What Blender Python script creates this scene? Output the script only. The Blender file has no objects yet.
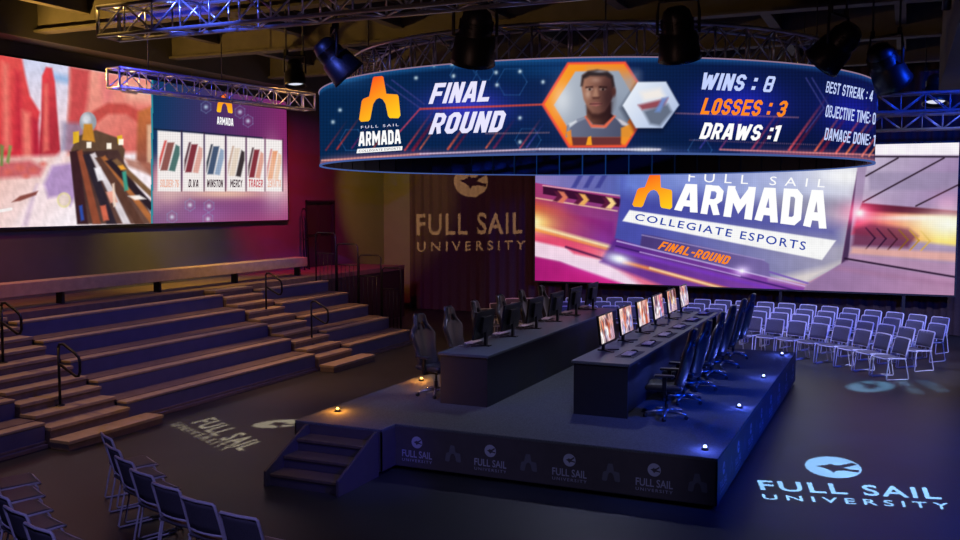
import bpy, bmesh, math, random
import numpy as np
from mathutils import Vector, Matrix
random.seed(7); rng = np.random.default_rng(5)
SC = bpy.context.scene
COL = SC.collection
rad = math.radians

# ------------------------------------------------------------------ camera model (measured)
F = 950.; YAW = rad(24.1); PT = math.atan(67/950.); H = 3.6
RT = np.array((math.cos(YAW), math.sin(YAW), 0.))
FH = np.array((-math.sin(YAW), math.cos(YAW), 0.))
FW = FH*math.cos(PT)+np.array((0, 0, -math.sin(PT)))
UPV = FH*math.sin(PT)+np.array((0, 0, math.cos(PT)))
CAMP = np.array((0, 0, H))
def ray(x, y): return FW+RT*((x-480)/F)+UPV*((270-y)/F)
def atZ(x, y, z):
    d = ray(x, y); return CAMP+d*((z-H)/d[2])
def atY(x, y, Y):
    d = ray(x, y); return CAMP+d*(Y/d[1])
def atX(x, y, X):
    d = ray(x, y); return CAMP+d*(X/d[0])
def proj(V):
    v = V-CAMP; d = v@FW
    return 480+F*(v@RT)/d, 270-F*(v@UPV)/d
RC = (-4.87, 15.33); RR = 4.43
def atRing(x, y, R=RR):
    d = ray(x, y); ox, oy = -RC[0], -RC[1]
    A = d[0]**2+d[1]**2; B = 2*(ox*d[0]+oy*d[1]); C = ox*ox+oy*oy-R*R
    D = max(B*B-4*A*C, 0)
    return CAMP+d*((-B-math.sqrt(D))/2/A)

cd = bpy.data.cameras.new('camera'); cam = bpy.data.objects.new('camera', cd); COL.objects.link(cam)
cam.location = CAMP; cd.sensor_width = 36; cd.lens = 36*F/960; cd.clip_end = 200
cam.rotation_euler = (math.pi/2-PT, 0, YAW); SC.camera = cam
SC.view_settings.view_transform = 'Standard'; SC.view_settings.look = 'None'
SC.view_settings.gamma = 1; SC.view_settings.use_curve_mapping = False; SC.view_settings.exposure = 0
w = bpy.data.worlds.new('world'); SC.world = w; w.use_nodes = True
w.node_tree.nodes['Background'].inputs[0].default_value = (.03, .035, .06, 1)
w.node_tree.nodes['Background'].inputs[1].default_value = .03

# ------------------------------------------------------------------ materials
def lin(c):
    if isinstance(c, str):
        c = c.lstrip('#'); c = [int(c[i:i+2], 16)/255 for i in (0, 2, 4)]
    return tuple(x/12.92 if x <= .04045 else ((x+.055)/1.055)**2.4 for x in c)
MATS = {}
def mat(name, col, rough=.6, metal=0., noise=.15, scale=6., bump=0., emit=0., ecol=None, spec=.5):
    m = bpy.data.materials.new(name); m.use_nodes = True; nt = m.node_tree; b = nt.nodes['Principled BSDF']
    c = lin(col); b.inputs['Roughness'].default_value = rough; b.inputs['Metallic'].default_value = metal
    b.inputs['Specular IOR Level'].default_value = spec
    tc = nt.nodes.new('ShaderNodeTexCoord'); n = nt.nodes.new('ShaderNodeTexNoise'); n.inputs['Scale'].default_value = scale
    n.inputs['Detail'].default_value = 4
    nt.links.new(tc.outputs['Object'], n.inputs['Vector'])
    r = nt.nodes.new('ShaderNodeValToRGB')
    r.color_ramp.elements[0].position = .3; r.color_ramp.elements[1].position = .7
    r.color_ramp.elements[0].color = (*[x*(1-noise) for x in c], 1)
    r.color_ramp.elements[1].color = (*[min(1, x*(1+noise)) for x in c], 1)
    nt.links.new(n.outputs['Fac'], r.inputs['Fac']); nt.links.new(r.outputs['Color'], b.inputs['Base Color'])
    if bump:
        bp = nt.nodes.new('ShaderNodeBump'); bp.inputs['Strength'].default_value = bump; bp.inputs['Distance'].default_value = .02
        nt.links.new(n.outputs['Fac'], bp.inputs['Height']); nt.links.new(bp.outputs['Normal'], b.inputs['Normal'])
    if emit:
        b.inputs['Emission Color'].default_value = (*lin(ecol or col), 1); b.inputs['Emission Strength'].default_value = emit
    MATS[name] = m; return m
def emat(name, col=None, strength=1., attr=None):
    m = bpy.data.materials.new(name); m.use_nodes = True; nt = m.node_tree; nt.nodes.clear()
    o = nt.nodes.new('ShaderNodeOutputMaterial'); e = nt.nodes.new('ShaderNodeEmission'); e.inputs[1].default_value = strength
    nt.links.new(e.outputs[0], o.inputs[0])
    if attr:
        a = nt.nodes.new('ShaderNodeAttribute'); a.attribute_name = attr; nt.links.new(a.outputs['Color'], e.inputs[0])
    else: e.inputs[0].default_value = (*lin(col), 1)
    MATS[name] = m; return m

# ------------------------------------------------------------------ objects
def props(o, label=None, cat=None, group=None, kind=None):
    if label: o['label'] = label
    if cat: o['category'] = cat
    if group: o['group'] = group
    if kind: o['kind'] = kind
    return o
def empty(name, loc=(0, 0, 0), rz=0):
    o = bpy.data.objects.new(name, None); COL.objects.link(o); o.location = loc; o.rotation_euler = (0, 0, rz)
    o.empty_display_size = .2; return o
def link_mesh(name, me, parent=None):
    o = bpy.data.objects.new(name, me); COL.objects.link(o)
    if parent: o.parent = parent
    return o
class MB:
    def __init__(s): s.v = []; s.f = []; s.m = []; s.s = []
    def add(s, vs, fs, mi=0, smooth=False, M=None):
        n = len(s.v)
        for p in vs:
            p = Vector(p)
            s.v.append(tuple(M @ p) if M else tuple(p))
        for f in fs: s.f.append([n+i for i in f]); s.m.append(mi); s.s.append(smooth)
        return s
    def box(s, x0, x1, y0, y1, z0, z1, mi=0, M=None):
        v = [(x0, y0, z0), (x1, y0, z0), (x1, y1, z0), (x0, y1, z0), (x0, y0, z1), (x1, y0, z1), (x1, y1, z1), (x0, y1, z1)]
        return s.add(v, [(0, 3, 2, 1), (4, 5, 6, 7), (0, 1, 5, 4), (1, 2, 6, 5), (2, 3, 7, 6), (3, 0, 4, 7)], mi, M=M)
    def cbox(s, x0, x1, y0, y1, z0, z1, c, mi=0, M=None):
        # box with chamfered edges on all sides
        b = bmesh.new(); bmesh.ops.create_cube(b, size=1)
        for v in b.verts: v.co = Vector(((x0+x1)/2+v.co.x*(x1-x0), (y0+y1)/2+v.co.y*(y1-y0), (z0+z1)/2+v.co.z*(z1-z0)))
        bmesh.ops.bevel(b, geom=b.edges[:], offset=c, segments=2, affect='EDGES', profile=.6)
        b.verts.index_update()
        s.add([v.co for v in b.verts], [[v.index for v in f.verts] for f in b.faces], mi, M=M); b.free(); return s
    def tube(s, pts, r, n=8, closed=False, mi=0, M=None, cap=True):
        pts = [Vector(p) for p in pts]; N = len(pts); vs = []; fs = []
        rr = r if isinstance(r, (list, tuple)) else [r]*N
        ref = None
        for i, p in enumerate(pts):
            a = pts[i-1] if (i > 0 or closed) else p; b = pts[(i+1) % N] if (i < N-1 or closed) else p
            t = (b-a); t = t.normalized() if t.length > 1e-9 else Vector((0, 0, 1))
            if ref is None:
                ref = t.cross(Vector((0, 0, 1)))
                if ref.length < .05: ref = t.cross(Vector((1, 0, 0)))
            u = ref-t*ref.dot(t); u.normalize(); ref = u; w_ = t.cross(u)
            for k in range(n):
                th = 2*math.pi*k/n; vs.append(p+(u*math.cos(th)+w_*math.sin(th))*rr[i])
        L = N if closed else N-1
        for i in range(L):
            for k in range(n):
                a = i*n+k; b = i*n+(k+1) % n; c = ((i+1) % N)*n+(k+1) % n; d = ((i+1) % N)*n+k
                fs.append((a, b, c, d))
        s.add(vs, fs, mi, True, M)
        if cap and not closed:
            m = len(s.v)-len(vs)
            s.f.append([m+k for k in range(n)][::-1]); s.m.append(mi); s.s.append(False)
            s.f.append([m+(N-1)*n+k for k in range(n)]); s.m.append(mi); s.s.append(False)
        return s
    def prism(s, poly, h0, h1, axis='z', mi=0, M=None):
        # extrude a 2D polygon (convex or not) between h0 and h1 along an axis
        def P(a, b, h): return {'z': (a, b, h), 'y': (a, h, b), 'x': (h, a, b)}[axis]
        n = len(poly)
        vs = [P(a, b, h0) for a, b in poly]+[P(a, b, h1) for a, b in poly]
        fs = [tuple(range(n))[::-1], tuple(range(n, 2*n))]+[(i, (i+1) % n, n+(i+1) % n, n+i) for i in range(n)]
        return s.add(vs, fs, mi, M=M)
    def lathe(s, prof, n=16, mi=0, M=None, smooth=True, full=False):
        vs = []; fs = []
        for r, z in prof:
            for k in range(n):
                t = 2*math.pi*k/n; vs.append((r*math.cos(t), r*math.sin(t), z))
        m = len(prof)
        for i in range(m if full else m-1):
            for k in range(n):
                fs.append((i*n+k, i*n+(k+1) % n, ((i+1) % m)*n+(k+1) % n, ((i+1) % m)*n+k))
        s.add(vs, fs, mi, smooth, M)
        if not full:
            o = len(s.v)-len(vs)
            if prof[0][0] > 1e-4: s.f.append([o+k for k in range(n)][::-1]); s.m.append(mi); s.s.append(False)
            if prof[-1][0] > 1e-4: s.f.append([o+(m-1)*n+k for k in range(n)]); s.m.append(mi); s.s.append(False)
        return s
    def build(s, name, mats, parent=None, bevel=0):
        me = bpy.data.meshes.new(name); me.from_pydata(s.v, [], s.f)
        if not isinstance(mats, (list, tuple)): mats = [mats]
        for m in mats: me.materials.append(m)
        me.polygons.foreach_set('material_index', s.m); me.polygons.foreach_set('use_smooth', s.s)
        b = bmesh.new(); b.from_mesh(me); bmesh.ops.recalc_face_normals(b, faces=b.faces); b.to_mesh(me); b.free()
        me.update()
        o = link_mesh(name, me, parent)
        if bevel:
            bv = o.modifiers.new('bevel', 'BEVEL'); bv.width = bevel; bv.segments = 2; bv.limit_method = 'ANGLE'
        return o
def copy_tree(o, parent=None):
    c = o.copy(); COL.objects.link(c)
    if parent: c.parent = parent
    for ch in list(o.children): copy_tree(ch, c)
    return c
def RZ(a): return Matrix.Rotation(a, 4, 'Z')
def TR(x, y, z): return Matrix.Translation((x, y, z))
ORD = ['first', 'second', 'third', 'fourth', 'fifth', 'sixth', 'seventh', 'eighth', 'ninth', 'tenth', 'eleventh', 'twelfth', 'thirteenth', 'fourteenth', 'fifteenth', 'sixteenth', 'seventeenth', 'eighteenth', 'nineteenth', 'twentieth']

# materials
M_floor = mat('dark_polished_floor', '#1e2024', .42, 0, .25, 1.2)
M_wall = mat('painted_wall', '#55534d', .8, 0, .06, 2)
M_ceil = mat('dark_ceiling_deck', '#1c1c1d', .9, 0, .2, 3)
M_beam = mat('ceiling_beam_paint', '#56524a', .8, 0, .15, 3)
M_black = mat('black_matte', '#0c0c0e', .6, 0, .2, 10)
M_blackm = mat('black_powder_coat', '#141417', .4, .3, .1, 20)
M_doorm = mat('dark_door_paint', '#2b1e22', .5, 0, .1, 5)
M_curt = mat('heavy_velour_curtain', '#3b3033', .95, 0, .12, 30, spec=.1)
M_carpet = mat('stage_carpet', '#4a4c50', .9, 0, .35, 60, .15, spec=.2)
M_skirt = mat('stage_skirt_vinyl', '#3a343a', .55, 0, .08, 8)
M_print = mat('printed_logo_grey', '#8b8ca0', .6, 0, .05, 8)
M_print2 = mat('printed_emblem_grey', '#50505c', .6, 0, .05, 8)
M_stepw = mat('stage_step_tread', '#4a3d33', .55, 0, .2, 9)
M_desk = mat('desk_laminate', '#4a5056', .38, 0, .08, 12)
M_deskp = mat('desk_panel_laminate', '#1d1f27', .45, 0, .08, 12)
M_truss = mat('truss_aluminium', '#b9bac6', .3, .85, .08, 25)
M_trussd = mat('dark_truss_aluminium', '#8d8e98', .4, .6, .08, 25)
M_fix = mat('fixture_housing', '#17171c', .42, .2, .1, 12)
M_frame = mat('chair_frame_silver', '#d8d6e2', .45, .0, .05, 30)
M_mesh = mat('chair_mesh_grey', '#55545f', .8, 0, .2, 90)
M_seatp = mat('chair_seat_plastic', '#5d5b64', .5, 0, .1, 30)
M_leather = mat('black_synthetic_leather', '#23232a', .36, 0, .15, 25)
M_leather2 = mat('grey_synthetic_leather', '#26262e', .33, 0, .12, 25)
M_metal = mat('polished_chair_base', '#a9a9b4', .25, .8, .05, 20)
M_rubber = mat('caster_rubber', '#101012', .6, 0, .1, 20)
M_seatb = mat('bleacher_seat_plank', '#a08c6c', .55, 0, .14, 7)
M_riser = mat('bleacher_riser_panel', '#4d4e6a', .6, 0, .1, 4)
M_foot = mat('bleacher_footboard', '#6a5a50', .65, 0, .18, 7)
M_key = mat('keycap_plastic', '#b8a8b0', .5, 0, .4, 160)
M_pad = mat('desk_mat_cloth', '#3a3440', .85, 0, .2, 50)
M_mon = mat('monitor_plastic', '#0d0d11', .4, 0, .1, 20)
M_scr = emat('video_picture', attr='pic')
M_white = emat('lit_white_lettering', '#ffffff', 1.0)
M_lav = emat('lit_pale_lettering', '#e9e6ff', 1.0)
M_ice = emat('lit_ice_blue_lettering', '#c3d2ff', 1.0)
M_or = emat('lit_orange_lettering', '#ff8a1e', 1.0)
M_navy = emat('lit_navy_lettering', '#1f3fa6', 1.0)
M_dk = emat('lit_dark_lettering', '#46303c', 1.0)
M_rd = emat('lit_red_lettering', '#c8505a', 1.0)
M_pk = emat('lit_pink_lettering', '#ecb49e', 1.0)
M_edge = emat('lit_rim_strip', '#c9a6c8', .45)
M_edge2 = emat('lit_blue_rim_strip', '#5a78c8', .55)
M_lens = emat('lit_lens', '#e8ecff', .9)
M_ledB = emat('lit_blue_marker', '#b8c4ff', 6)
M_ledO = emat('lit_amber_marker', '#ffc060', 6)

# ------------------------------------------------------------------ logos and lettering (2D)
def glyphs(body, bold=0.0, shear=0.0, space=1.0):
    c = bpy.data.curves.new('tmp', 'FONT'); c.body = body; c.offset = bold; c.shear = shear; c.space_character = space
    c.resolution_u = 3; c.fill_mode = 'FRONT'
    o = bpy.data.objects.new('tmp', c); COL.objects.link(o)
    dg = bpy.context.evaluated_depsgraph_get(); dg.update()
    me = bpy.data.meshes.new_from_object(o.evaluated_get(dg))
    v = np.array([x.co[:2] for x in me.vertices]); f = [list(p.vertices) for p in me.polygons]
    bpy.data.objects.remove(o); bpy.data.curves.remove(c); bpy.data.meshes.remove(me)
    v -= v.min(0); v /= v.max(0)
    return v, f
def stroke(pts, t, closed=False):
    P = np.array(pts, float); n = len(P); vs = []
    for i in range(n):
        a = P[i]-P[i-1] if (i > 0 or closed) else None; b = P[(i+1) % n]-P[i] if (i < n-1 or closed) else None
        a = b if a is None else a; b = a if b is None else b
        a = a/np.linalg.norm(a); b = b/np.linalg.norm(b); na = np.array((-a[1], a[0])); nb = np.array((-b[1], b[0])); m = na+nb; L = np.linalg.norm(m)
        m = na if L < 1e-6 else m/L; k = min(1/max(m@na, .2), 2.2)
        vs += [P[i]+m*k*t/2, P[i]-m*k*t/2]
    fs = [[2*i, 2*i+1, 2*((i+1) % n)+1, 2*((i+1) % n)] for i in range(n if closed else n-1)]
    return vs, fs
def blockfont(text, t=.2, gap=.10, shear=0.):
    """Heavy squared lettering with cut corners, built from strokes."""
    a = t/2; B, T, c = a, 1-a, .11; V = []; Fc = []; x = 0
    for ch in text:
        w = {'I': t, 'W': .92, 'M': .82, '1': .34, ':': t, '.': t, '-': .34, ' ': .26, 'A': .64, 'V': .62, 'Y': .6}.get(ch, .58); L, R = a, w-a
        O_ = (1, [(L+c, B), (R-c, B), (R, B+c), (R, T-c), (R-c, T), (L+c, T), (L, T-c), (L, B+c)]); bar = lambda y, x1=w: (0, [(L, y), (x1, y)]); st = (0, [(L, 0), (L, 1)])
        G = {'F': [(0, [(L, 0), (L, T), (w, T)]), bar(.48, w-.06)], 'I': [st], 'N': [st, (0, [(R, 0), (R, 1)]), (0, [(L, .93), (R, .07)])],
             'A': [(0, [(.09, 0), (w/2-.06, 1)]), (0, [(w-.09, 0), (w/2+.06, 1)]), (0, [(.16, .3), (w-.16, .3)]), (0, [(w/2-.13, T), (w/2+.13, T)])],
             'L': [(0, [(L, 1), (L, B), (w, B)])], 'R': [st, (0, [(L, T), (R-c, T), (R, T-c), (R, .43+c), (R-c, .43), (L, .43)]), (0, [(R-.16, .43), (R, 0)])],
             'O': [O_], '0': [O_], 'U': [(0, [(L, 1), (L, B+c), (L+c, B), (R-c, B), (R, B+c), (R, 1)])], 'D': [(1, [(L, B), (R-c, B), (R, B+c), (R, T-c), (R-c, T), (L, T)])],
             'W': [(0, [(.10, 1), (.26, 0)]), (0, [(.28, 0), (w/2-.01, .86)]), (0, [(w/2+.01, .86), (w-.28, 0)]), (0, [(w-.26, 0), (w-.10, 1)])], 'M': [st, (0, [(R, 0), (R, 1)]), (0, [(L, .9), (w/2, .36), (R, .9)])],
             'S': [(0, [(R, .70), (R, T-c), (R-c, T), (L+c, T), (L, T-c), (L, .5+c), (L+c, .5), (R-c, .5), (R, .5-c), (R, B+c), (R-c, B), (L+c, B), (L, B+c), (L, .30)])],
             'E': [(0, [(w, T), (L, T), (L, B), (w, B)]), bar(.5, w-.05)], 'B': [(1, [(L, B), (R-c, B), (R, B+c), (R, .5-c), (R-.05, .5), (R, .5+c), (R, T-c), (R-c, T), (L, T)]), bar(.5, R-.04)],
             'T': [(0, [(0, T), (w, T)]), (0, [(w/2, 0), (w/2, T)])], 'K': [st, (0, [(R, 1), (L+.06, .5), (R, 0)])], 'J': [(0, [(R, 1), (R, B+c), (R-c, B), (L+c, B), (L, B+c), (L, .3)])],
             'C': [(0, [(R, .68), (R, T-c), (R-c, T), (L+c, T), (L, T-c), (L, B+c), (L+c, B), (R-c, B), (R, B+c), (R, .32)])], 'V': [(0, [(.10, 1), (w/2-.03, 0)]), (0, [(w/2+.03, 0), (w-.10, 1)])],
             'G': [(0, [(R, .70), (R, T-c), (R-c, T), (L+c, T), (L, T-c), (L, B+c), (L+c, B), (R-c, B), (R, B+c), (R, .45), (w*.5, .45)])], '8': [(1, [(L+.04, B), (R-.04, B), (R, B+.06), (R, .44), (R-.06, .5), (L+.06, .5), (L, .44), (L, B+.06)]), (1, [(L+.06, .5), (R-.06, .5), (R, .56), (R, T-.06), (R-.04, T), (L+.04, T), (L, T-.06), (L, .56)])],
             '3': [(0, [(L, .72), (L, T-c), (L+c, T), (R-c, T), (R, T-c), (R, .5+c), (R-c, .5), (L+.08, .5)]), (0, [(R-c, .5), (R, .5-c), (R, B+c), (R-c, B), (L+c, B), (L, B+c), (L, .28)])],
             '1': [(0, [(w-a, 0), (w-a, 1)]), (0, [(0, T-.05), (w-a, T-.02)])], '4': [(0, [(R-.06, 0), (R-.06, 1)]), (0, [(R-.06, .93), (L, .33)]), (0, [(0, .27), (w, .27)])],
             '7': [(0, [(0, T), (R, T), (L+.08, 0)])], '6': [(0, [(R, .8), (R-c, T), (L+c, T), (L, T-c), (L, B+c), (L+c, B), (R-c, B), (R, B+c), (R, .44), (R-c, .53), (L, .53)])],
             'Y': [(0, [(.09, 1), (w/2, .5), (w-.09, 1)]), (0, [(w/2, .55), (w/2, 0)])], 'Z': [(0, [(0, T), (R, T), (L, B), (w, B)])],
             ':': [(0, [(a, .12), (a, .12+t)]), (0, [(a, .62), (a, .62+t)])], '.': [(0, [(a, 0), (a, t)])], '-': [(0, [(0, .48), (w, .48)])], ' ': []}[ch]
        for cl, pts in G:
            v, f = stroke(pts, t*(.74 if ch in '8B' else .88 if ch in 'ESR3G' else 1), bool(cl)); n = len(V); V += [(p_[0]+x, p_[1]) for p_ in v]; Fc += [[n+i for i in q] for q in f]
        x += w+gap
    v = np.array(V); v[:, 1] = np.clip(v[:, 1], 0, 1); v[:, 0] += shear*v[:, 1]; v[:, 0] -= v[:, 0].min(); v[:, 0] /= v[:, 0].max(); return v, Fc
def quad_map(uv, q):
    # q = bottom-left, bottom-right, top-right, top-left
    q = np.array(q, float); u = uv[:, :1]; v = uv[:, 1:]
    return q[0]*(1-u)*(1-v)+q[1]*u*(1-v)+q[2]*u*v+q[3]*(1-u)*v
def place2d(uv, fs, q, toW, name, m, parent, push):
    px = quad_map(uv, q); V = [toW(x, y) for x, y in px]
    V = [tuple(np.array(p)+push(p)) for p in V]
    b = MB(); b.add(V, fs); me_o = b.build(name, m, parent); return me_o
A_POLY = [(.36, 1), (.56, 1), (.59, .97), (.66, .59), (.93, .55), (.96, .5), (1, .07), (.95, .01), (.74, .03), (.70, .08), (.64, .36), (.57, .47), (.49, .51), (.41, .48), (.34, .38), (.27, .04), (.23, 0), (.05, 0), (0, .06), (.06, .47), (.10, .52), (.24, .56), (.33, .97)]
BIRD = [(-.62, .02), (-.28, .15), (-.08, .33), (.06, .20), (.30, .27), (.70, .56), (.86, .40), (.55, .15), (.34, .01), (.66, -.10), (.93, -.10), (.86, -.34), (.40, -.24), (.12, -.30), (-.02, -.50), (-.16, -.27), (-.36, -.11)]
def disc_shapes():
    """Circle with the bird figure cut out: outline loops in a -1..1 box."""
    n = 40
    return [[(math.cos(2*math.pi*k/n), math.sin(2*math.pi*k/n)) for k in range(n)], BIRD]
def cdt_fill(pts, edges):
    """Triangulate the even-odd inside of a set of closed outlines."""
    from mathutils.geometry import delaunay_2d_cdt
    r = delaunay_2d_cdt([Vector(p[:2]) for p in pts], edges, [], 0, 1e-7)
    v = np.array([tuple(p) for p in r[0]]); P = np.array([tuple(p[:2]) for p in pts]); E0 = P[[e[0] for e in edges]]; E1 = P[[e[1] for e in edges]]; out = []
    for t in r[2]:
        c = v[list(t)].mean(0)
        m = (E0[:, 1] > c[1]) != (E1[:, 1] > c[1])
        x = E0[m, 0]+(c[1]-E0[m, 1])*(E1[m, 0]-E0[m, 0])/(E1[m, 1]-E0[m, 1])
        if (x > c[0]).sum() % 2: out.append(list(t))
    return v, out
def fill_loops(loops):
    pts = []; ed = []
    for lp in loops:
        n = len(pts); pts += list(lp); ed += [(n+i, n+(i+1) % len(lp)) for i in range(len(lp))]
    return cdt_fill(pts, ed)
DISC = fill_loops(disc_shapes()); DISC01 = ((DISC[0]+1)/2, DISC[1])
AV = fill_loops([A_POLY])
T_FS = glyphs('FULL SAIL', .012); T_UN = glyphs('UNIVERSITY', .006, 0, 1.35)

# ------------------------------------------------------------------ picture painter for the video screens
class Paint:
    def __init__(s, X, Y, c):
        s.X = X; s.Y = Y; s.c = np.zeros(X.shape+(3,)); s.c[:] = np.array(hexc(c))
    def _mix(s, a, col):
        if callable(col): cc = col(s.X, s.Y)
        else: cc = np.array(hexc(col))
        s.c = s.c*(1-a[..., None])+cc*a[..., None]
    def poly(s, pts, col, alpha=1., feather=.6):
        pts = [(float(a), float(b)) for a, b in pts]; ins = np.zeros(s.X.shape, bool); d2 = np.full(s.X.shape, 1e9)
        n = len(pts)
        for i in range(n):
            x0, y0 = pts[i]; x1, y1 = pts[(i+1) % n]
            if y0 != y1:
                cond = ((y0 > s.Y) != (y1 > s.Y)) & (s.X < (x1-x0)*(s.Y-y0)/(y1-y0)+x0); ins ^= cond
            dx, dy = x1-x0, y1-y0; L = dx*dx+dy*dy+1e-9
            t = np.clip(((s.X-x0)*dx+(s.Y-y0)*dy)/L, 0, 1)
            d2 = np.minimum(d2, (s.X-x0-t*dx)**2+(s.Y-y0-t*dy)**2)
        d = np.sqrt(d2); sd = np.where(ins, d, -d)
        s._mix(np.clip(sd/feather*.5+.5, 0, 1)*alpha, col); return s
    def line(s, p0, p1, w, col, alpha=1., feather=.6, taper=False):
        x0, y0 = p0; x1, y1 = p1; dx, dy = x1-x0, y1-y0; L = dx*dx+dy*dy+1e-9
        t = np.clip(((s.X-x0)*dx+(s.Y-y0)*dy)/L, 0, 1)
        d = np.sqrt((s.X-x0-t*dx)**2+(s.Y-y0-t*dy)**2)
        a = np.clip((w/2-d)/feather*.5+.5, 0, 1)*alpha
        if taper: a = a*(1-t)
        s._mix(a, col); return s
    def ell(s, cx, cy, rx, ry, col, alpha=1., feather=.7, ang=0):
        ca, sa = math.cos(ang), math.sin(ang); x = s.X-cx; y = s.Y-cy
        u = (x*ca+y*sa)/rx; v = (-x*sa+y*ca)/ry
        d = (1-np.sqrt(u*u+v*v))*min(rx, ry)
        s._mix(np.clip(d/feather*.5+.5, 0, 1)*alpha, col); return s
    def glow(s, cx, cy, rx, ry, col, k=1., ang=0, p=1.):
        ca, sa = math.cos(ang), math.sin(ang); x = s.X-cx; y = s.Y-cy
        u = (x*ca+y*sa)/rx; v = (-x*sa+y*ca)/ry
        g = np.exp(-((u*u+v*v)**p)*2.)*k
        s.c = 1-(1-s.c)*(1-np.clip(g, 0, 1)[..., None]*np.array(hexc(col))); return s
    def noise(s, amp, sc=1., seed=0):
        r = np.random.default_rng(seed); n = 0
        for o in range(4):
            a = r.uniform(0, 6.28, 4); f = sc*1.9**o
            th = r.uniform(0, 6.28, 2)
            n = n+np.sin(f*(s.X*np.cos(th[0])+s.Y*np.sin(th[0]))+a[0]+1.7*np.sin(f*.6*(s.X*np.cos(th[1])+s.Y*np.sin(th[1]))+a[1]))*.6**o
        s.c = np.clip(s.c*(1+amp*n[..., None]*.5), 0, 1); return s
    def grid(s, per, amp):
        g = (np.cos(2*np.pi*s.X/per)+np.cos(2*np.pi*s.Y/per))*.25+.5
        s.c = s.c*(1-amp*g[..., None]); return s
def hexc(c):
    if isinstance(c, str):
        c = c.lstrip('#'); return [int(c[i:i+2], 16)/255 for i in (0, 2, 4)]
    return c
def grad(p0, c0, p1, c1):
    a, b = np.array(hexc(c0)), np.array(hexc(c1)); dx, dy = p1[0]-p0[0], p1[1]-p0[1]; L = dx*dx+dy*dy
    def f(X, Y):
        t = np.clip(((X-p0[0])*dx+(Y-p0[1])*dy)/L, 0, 1)[..., None]; return a*(1-t)+b*t
    return f
def grid_obj(name, V, C, parent, m=None, wrap=False):
    nr, nc = V.shape[:2]
    me = bpy.data.meshes.new(name)
    idx = np.arange(nr*nc).reshape(nr, nc)
    q = np.stack([idx[:-1, :-1], idx[:-1, 1:], idx[1:, 1:], idx[1:, :-1]], -1).reshape(-1, 4)
    me.vertices.add(nr*nc); me.vertices.foreach_set('co', V.reshape(-1).astype(np.float32))
    me.loops.add(q.size); me.loops.foreach_set('vertex_index', q.reshape(-1).astype(np.int32))
    me.polygons.add(len(q)); me.polygons.foreach_set('loop_start', (np.arange(len(q))*4).astype(np.int32))
    me.update(calc_edges=True)
    at = me.color_attributes.new('pic', 'FLOAT_COLOR', 'POINT')
    C = np.clip(C, 0, 1); L = np.where(C <= .04045, C/12.92, ((C+.055)/1.055)**2.4)
    at.data.foreach_set('color', np.concatenate([L, np.ones(L.shape[:2]+(1,))], -1).reshape(-1).astype(np.float32))
    me.materials.append(m or M_scr); me.validate()
    return link_mesh(name, me, parent)

# ================================================================== THE ROOM
WX = -16.6; WY = 28.9; RX = 8.0; CZ = 8.0; FY = -2.5
def struct(name, b, m, label=None, cat=None, parent=None, bevel=0):
    o = b.build(name, m, parent, bevel); return props(o, label, cat, None, 'structure')
struct('floor', MB().box(WX-.2, RX+.2, FY, WY+.2, -.2, 0), M_floor, 'dark polished arena floor', 'floor')
# left wall with a door opening (the door gives onto the bleacher walkway)
DY0, DY1, DZ0, DZ1 = 24.15, 25.75, 1.625, 3.68
b = MB(); b.box(WX-.2, WX, FY, DY0, 0, CZ); b.box(WX-.2, WX, DY1, WY, 0, CZ); b.box(WX-.2, WX, DY0, DY1, DZ1, CZ); b.box(WX-.2, WX, DY0, DY1, 0, DZ0)
struct('wall_left', b, M_wall, 'long painted left wall behind the bleachers', 'wall')
struct('wall_back', MB().box(WX-.2, RX+.2, WY, WY+.2, 0, CZ), M_wall, 'back wall behind the curtain', 'wall')
struct('wall_right', MB().box(RX, RX+.2, FY, WY, 0, CZ), M_wall, 'right wall of the arena', 'wall')
struct('ceiling', MB().box(WX-.2, RX+.2, FY, WY+.2, CZ, CZ+.2), M_ceil, 'dark open ceiling deck', 'ceiling')
d = empty('door_1', (WX, (DY0+DY1)/2, DZ0)); props(d, 'dark double door at the top of the bleachers', 'door', None, 'structure')
b = MB(); hw = (DY1-DY0)/2; hh = DZ1-DZ0
b.box(-.2, .03, -hw, -hw+.07, 0, hh); b.box(-.2, .03, hw-.07, hw, 0, hh); b.box(-.2, .03, -hw, hw, hh-.07, hh); b.build('door_frame', M_black, d)
for sgn in (-1, 1):
    lf = MB().box(-.13, -.08, min(sgn*.01, sgn*(hw-.08)), max(sgn*.01, sgn*(hw-.08)), .01, hh-.08).build('door_leaf', M_doorm, d)
    hb = MB().tube([(-.08, sgn*.12, 1.0), (-.03, sgn*.12, 1.0), (-.03, sgn*.62, 1.0), (-.08, sgn*.62, 1.0)], .015).build('push_bar', M_blackm, lf)
# ceiling framing: deep transverse beams and lighter purlins between them
n = 0
def ibeam(b, axis, c, lo, hi, z0, z1, wd=.26):
    t = .05
    for (a0, a1, q0, q1) in ((-wd/2, wd/2, z0, z0+t), (-.04, .04, z0+t, z1-t), (-wd/2, wd/2, z1-t, z1)):
        if axis == 'x': b.box(lo, hi, c+a0, c+a1, q0, q1)
        else: b.box(c+a0, c+a1, lo, hi, q0, q1)
for Y in (6.4, 10.2, 14.0, 17.8, 21.6, 25.4):
    n += 1; b = MB(); ibeam(b, 'x', Y, WX, RX, 6.98, 7.98, .3)
    struct(f'trim_{n}', b, M_beam, 'deep transverse ceiling beam', 'beam')
for X in (-14.6, -12.2, -9.8, -7.4, -5.0, -2.6, -.2, 2.2, 4.6):
    n += 1; b = MB(); ibeam(b, 'y', X, FY+.2, WY-.1, 7.25, 7.75, .2)
    struct(f'trim_{n}', b, M_beam, 'lengthwise ceiling purlin', 'beam')
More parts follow.
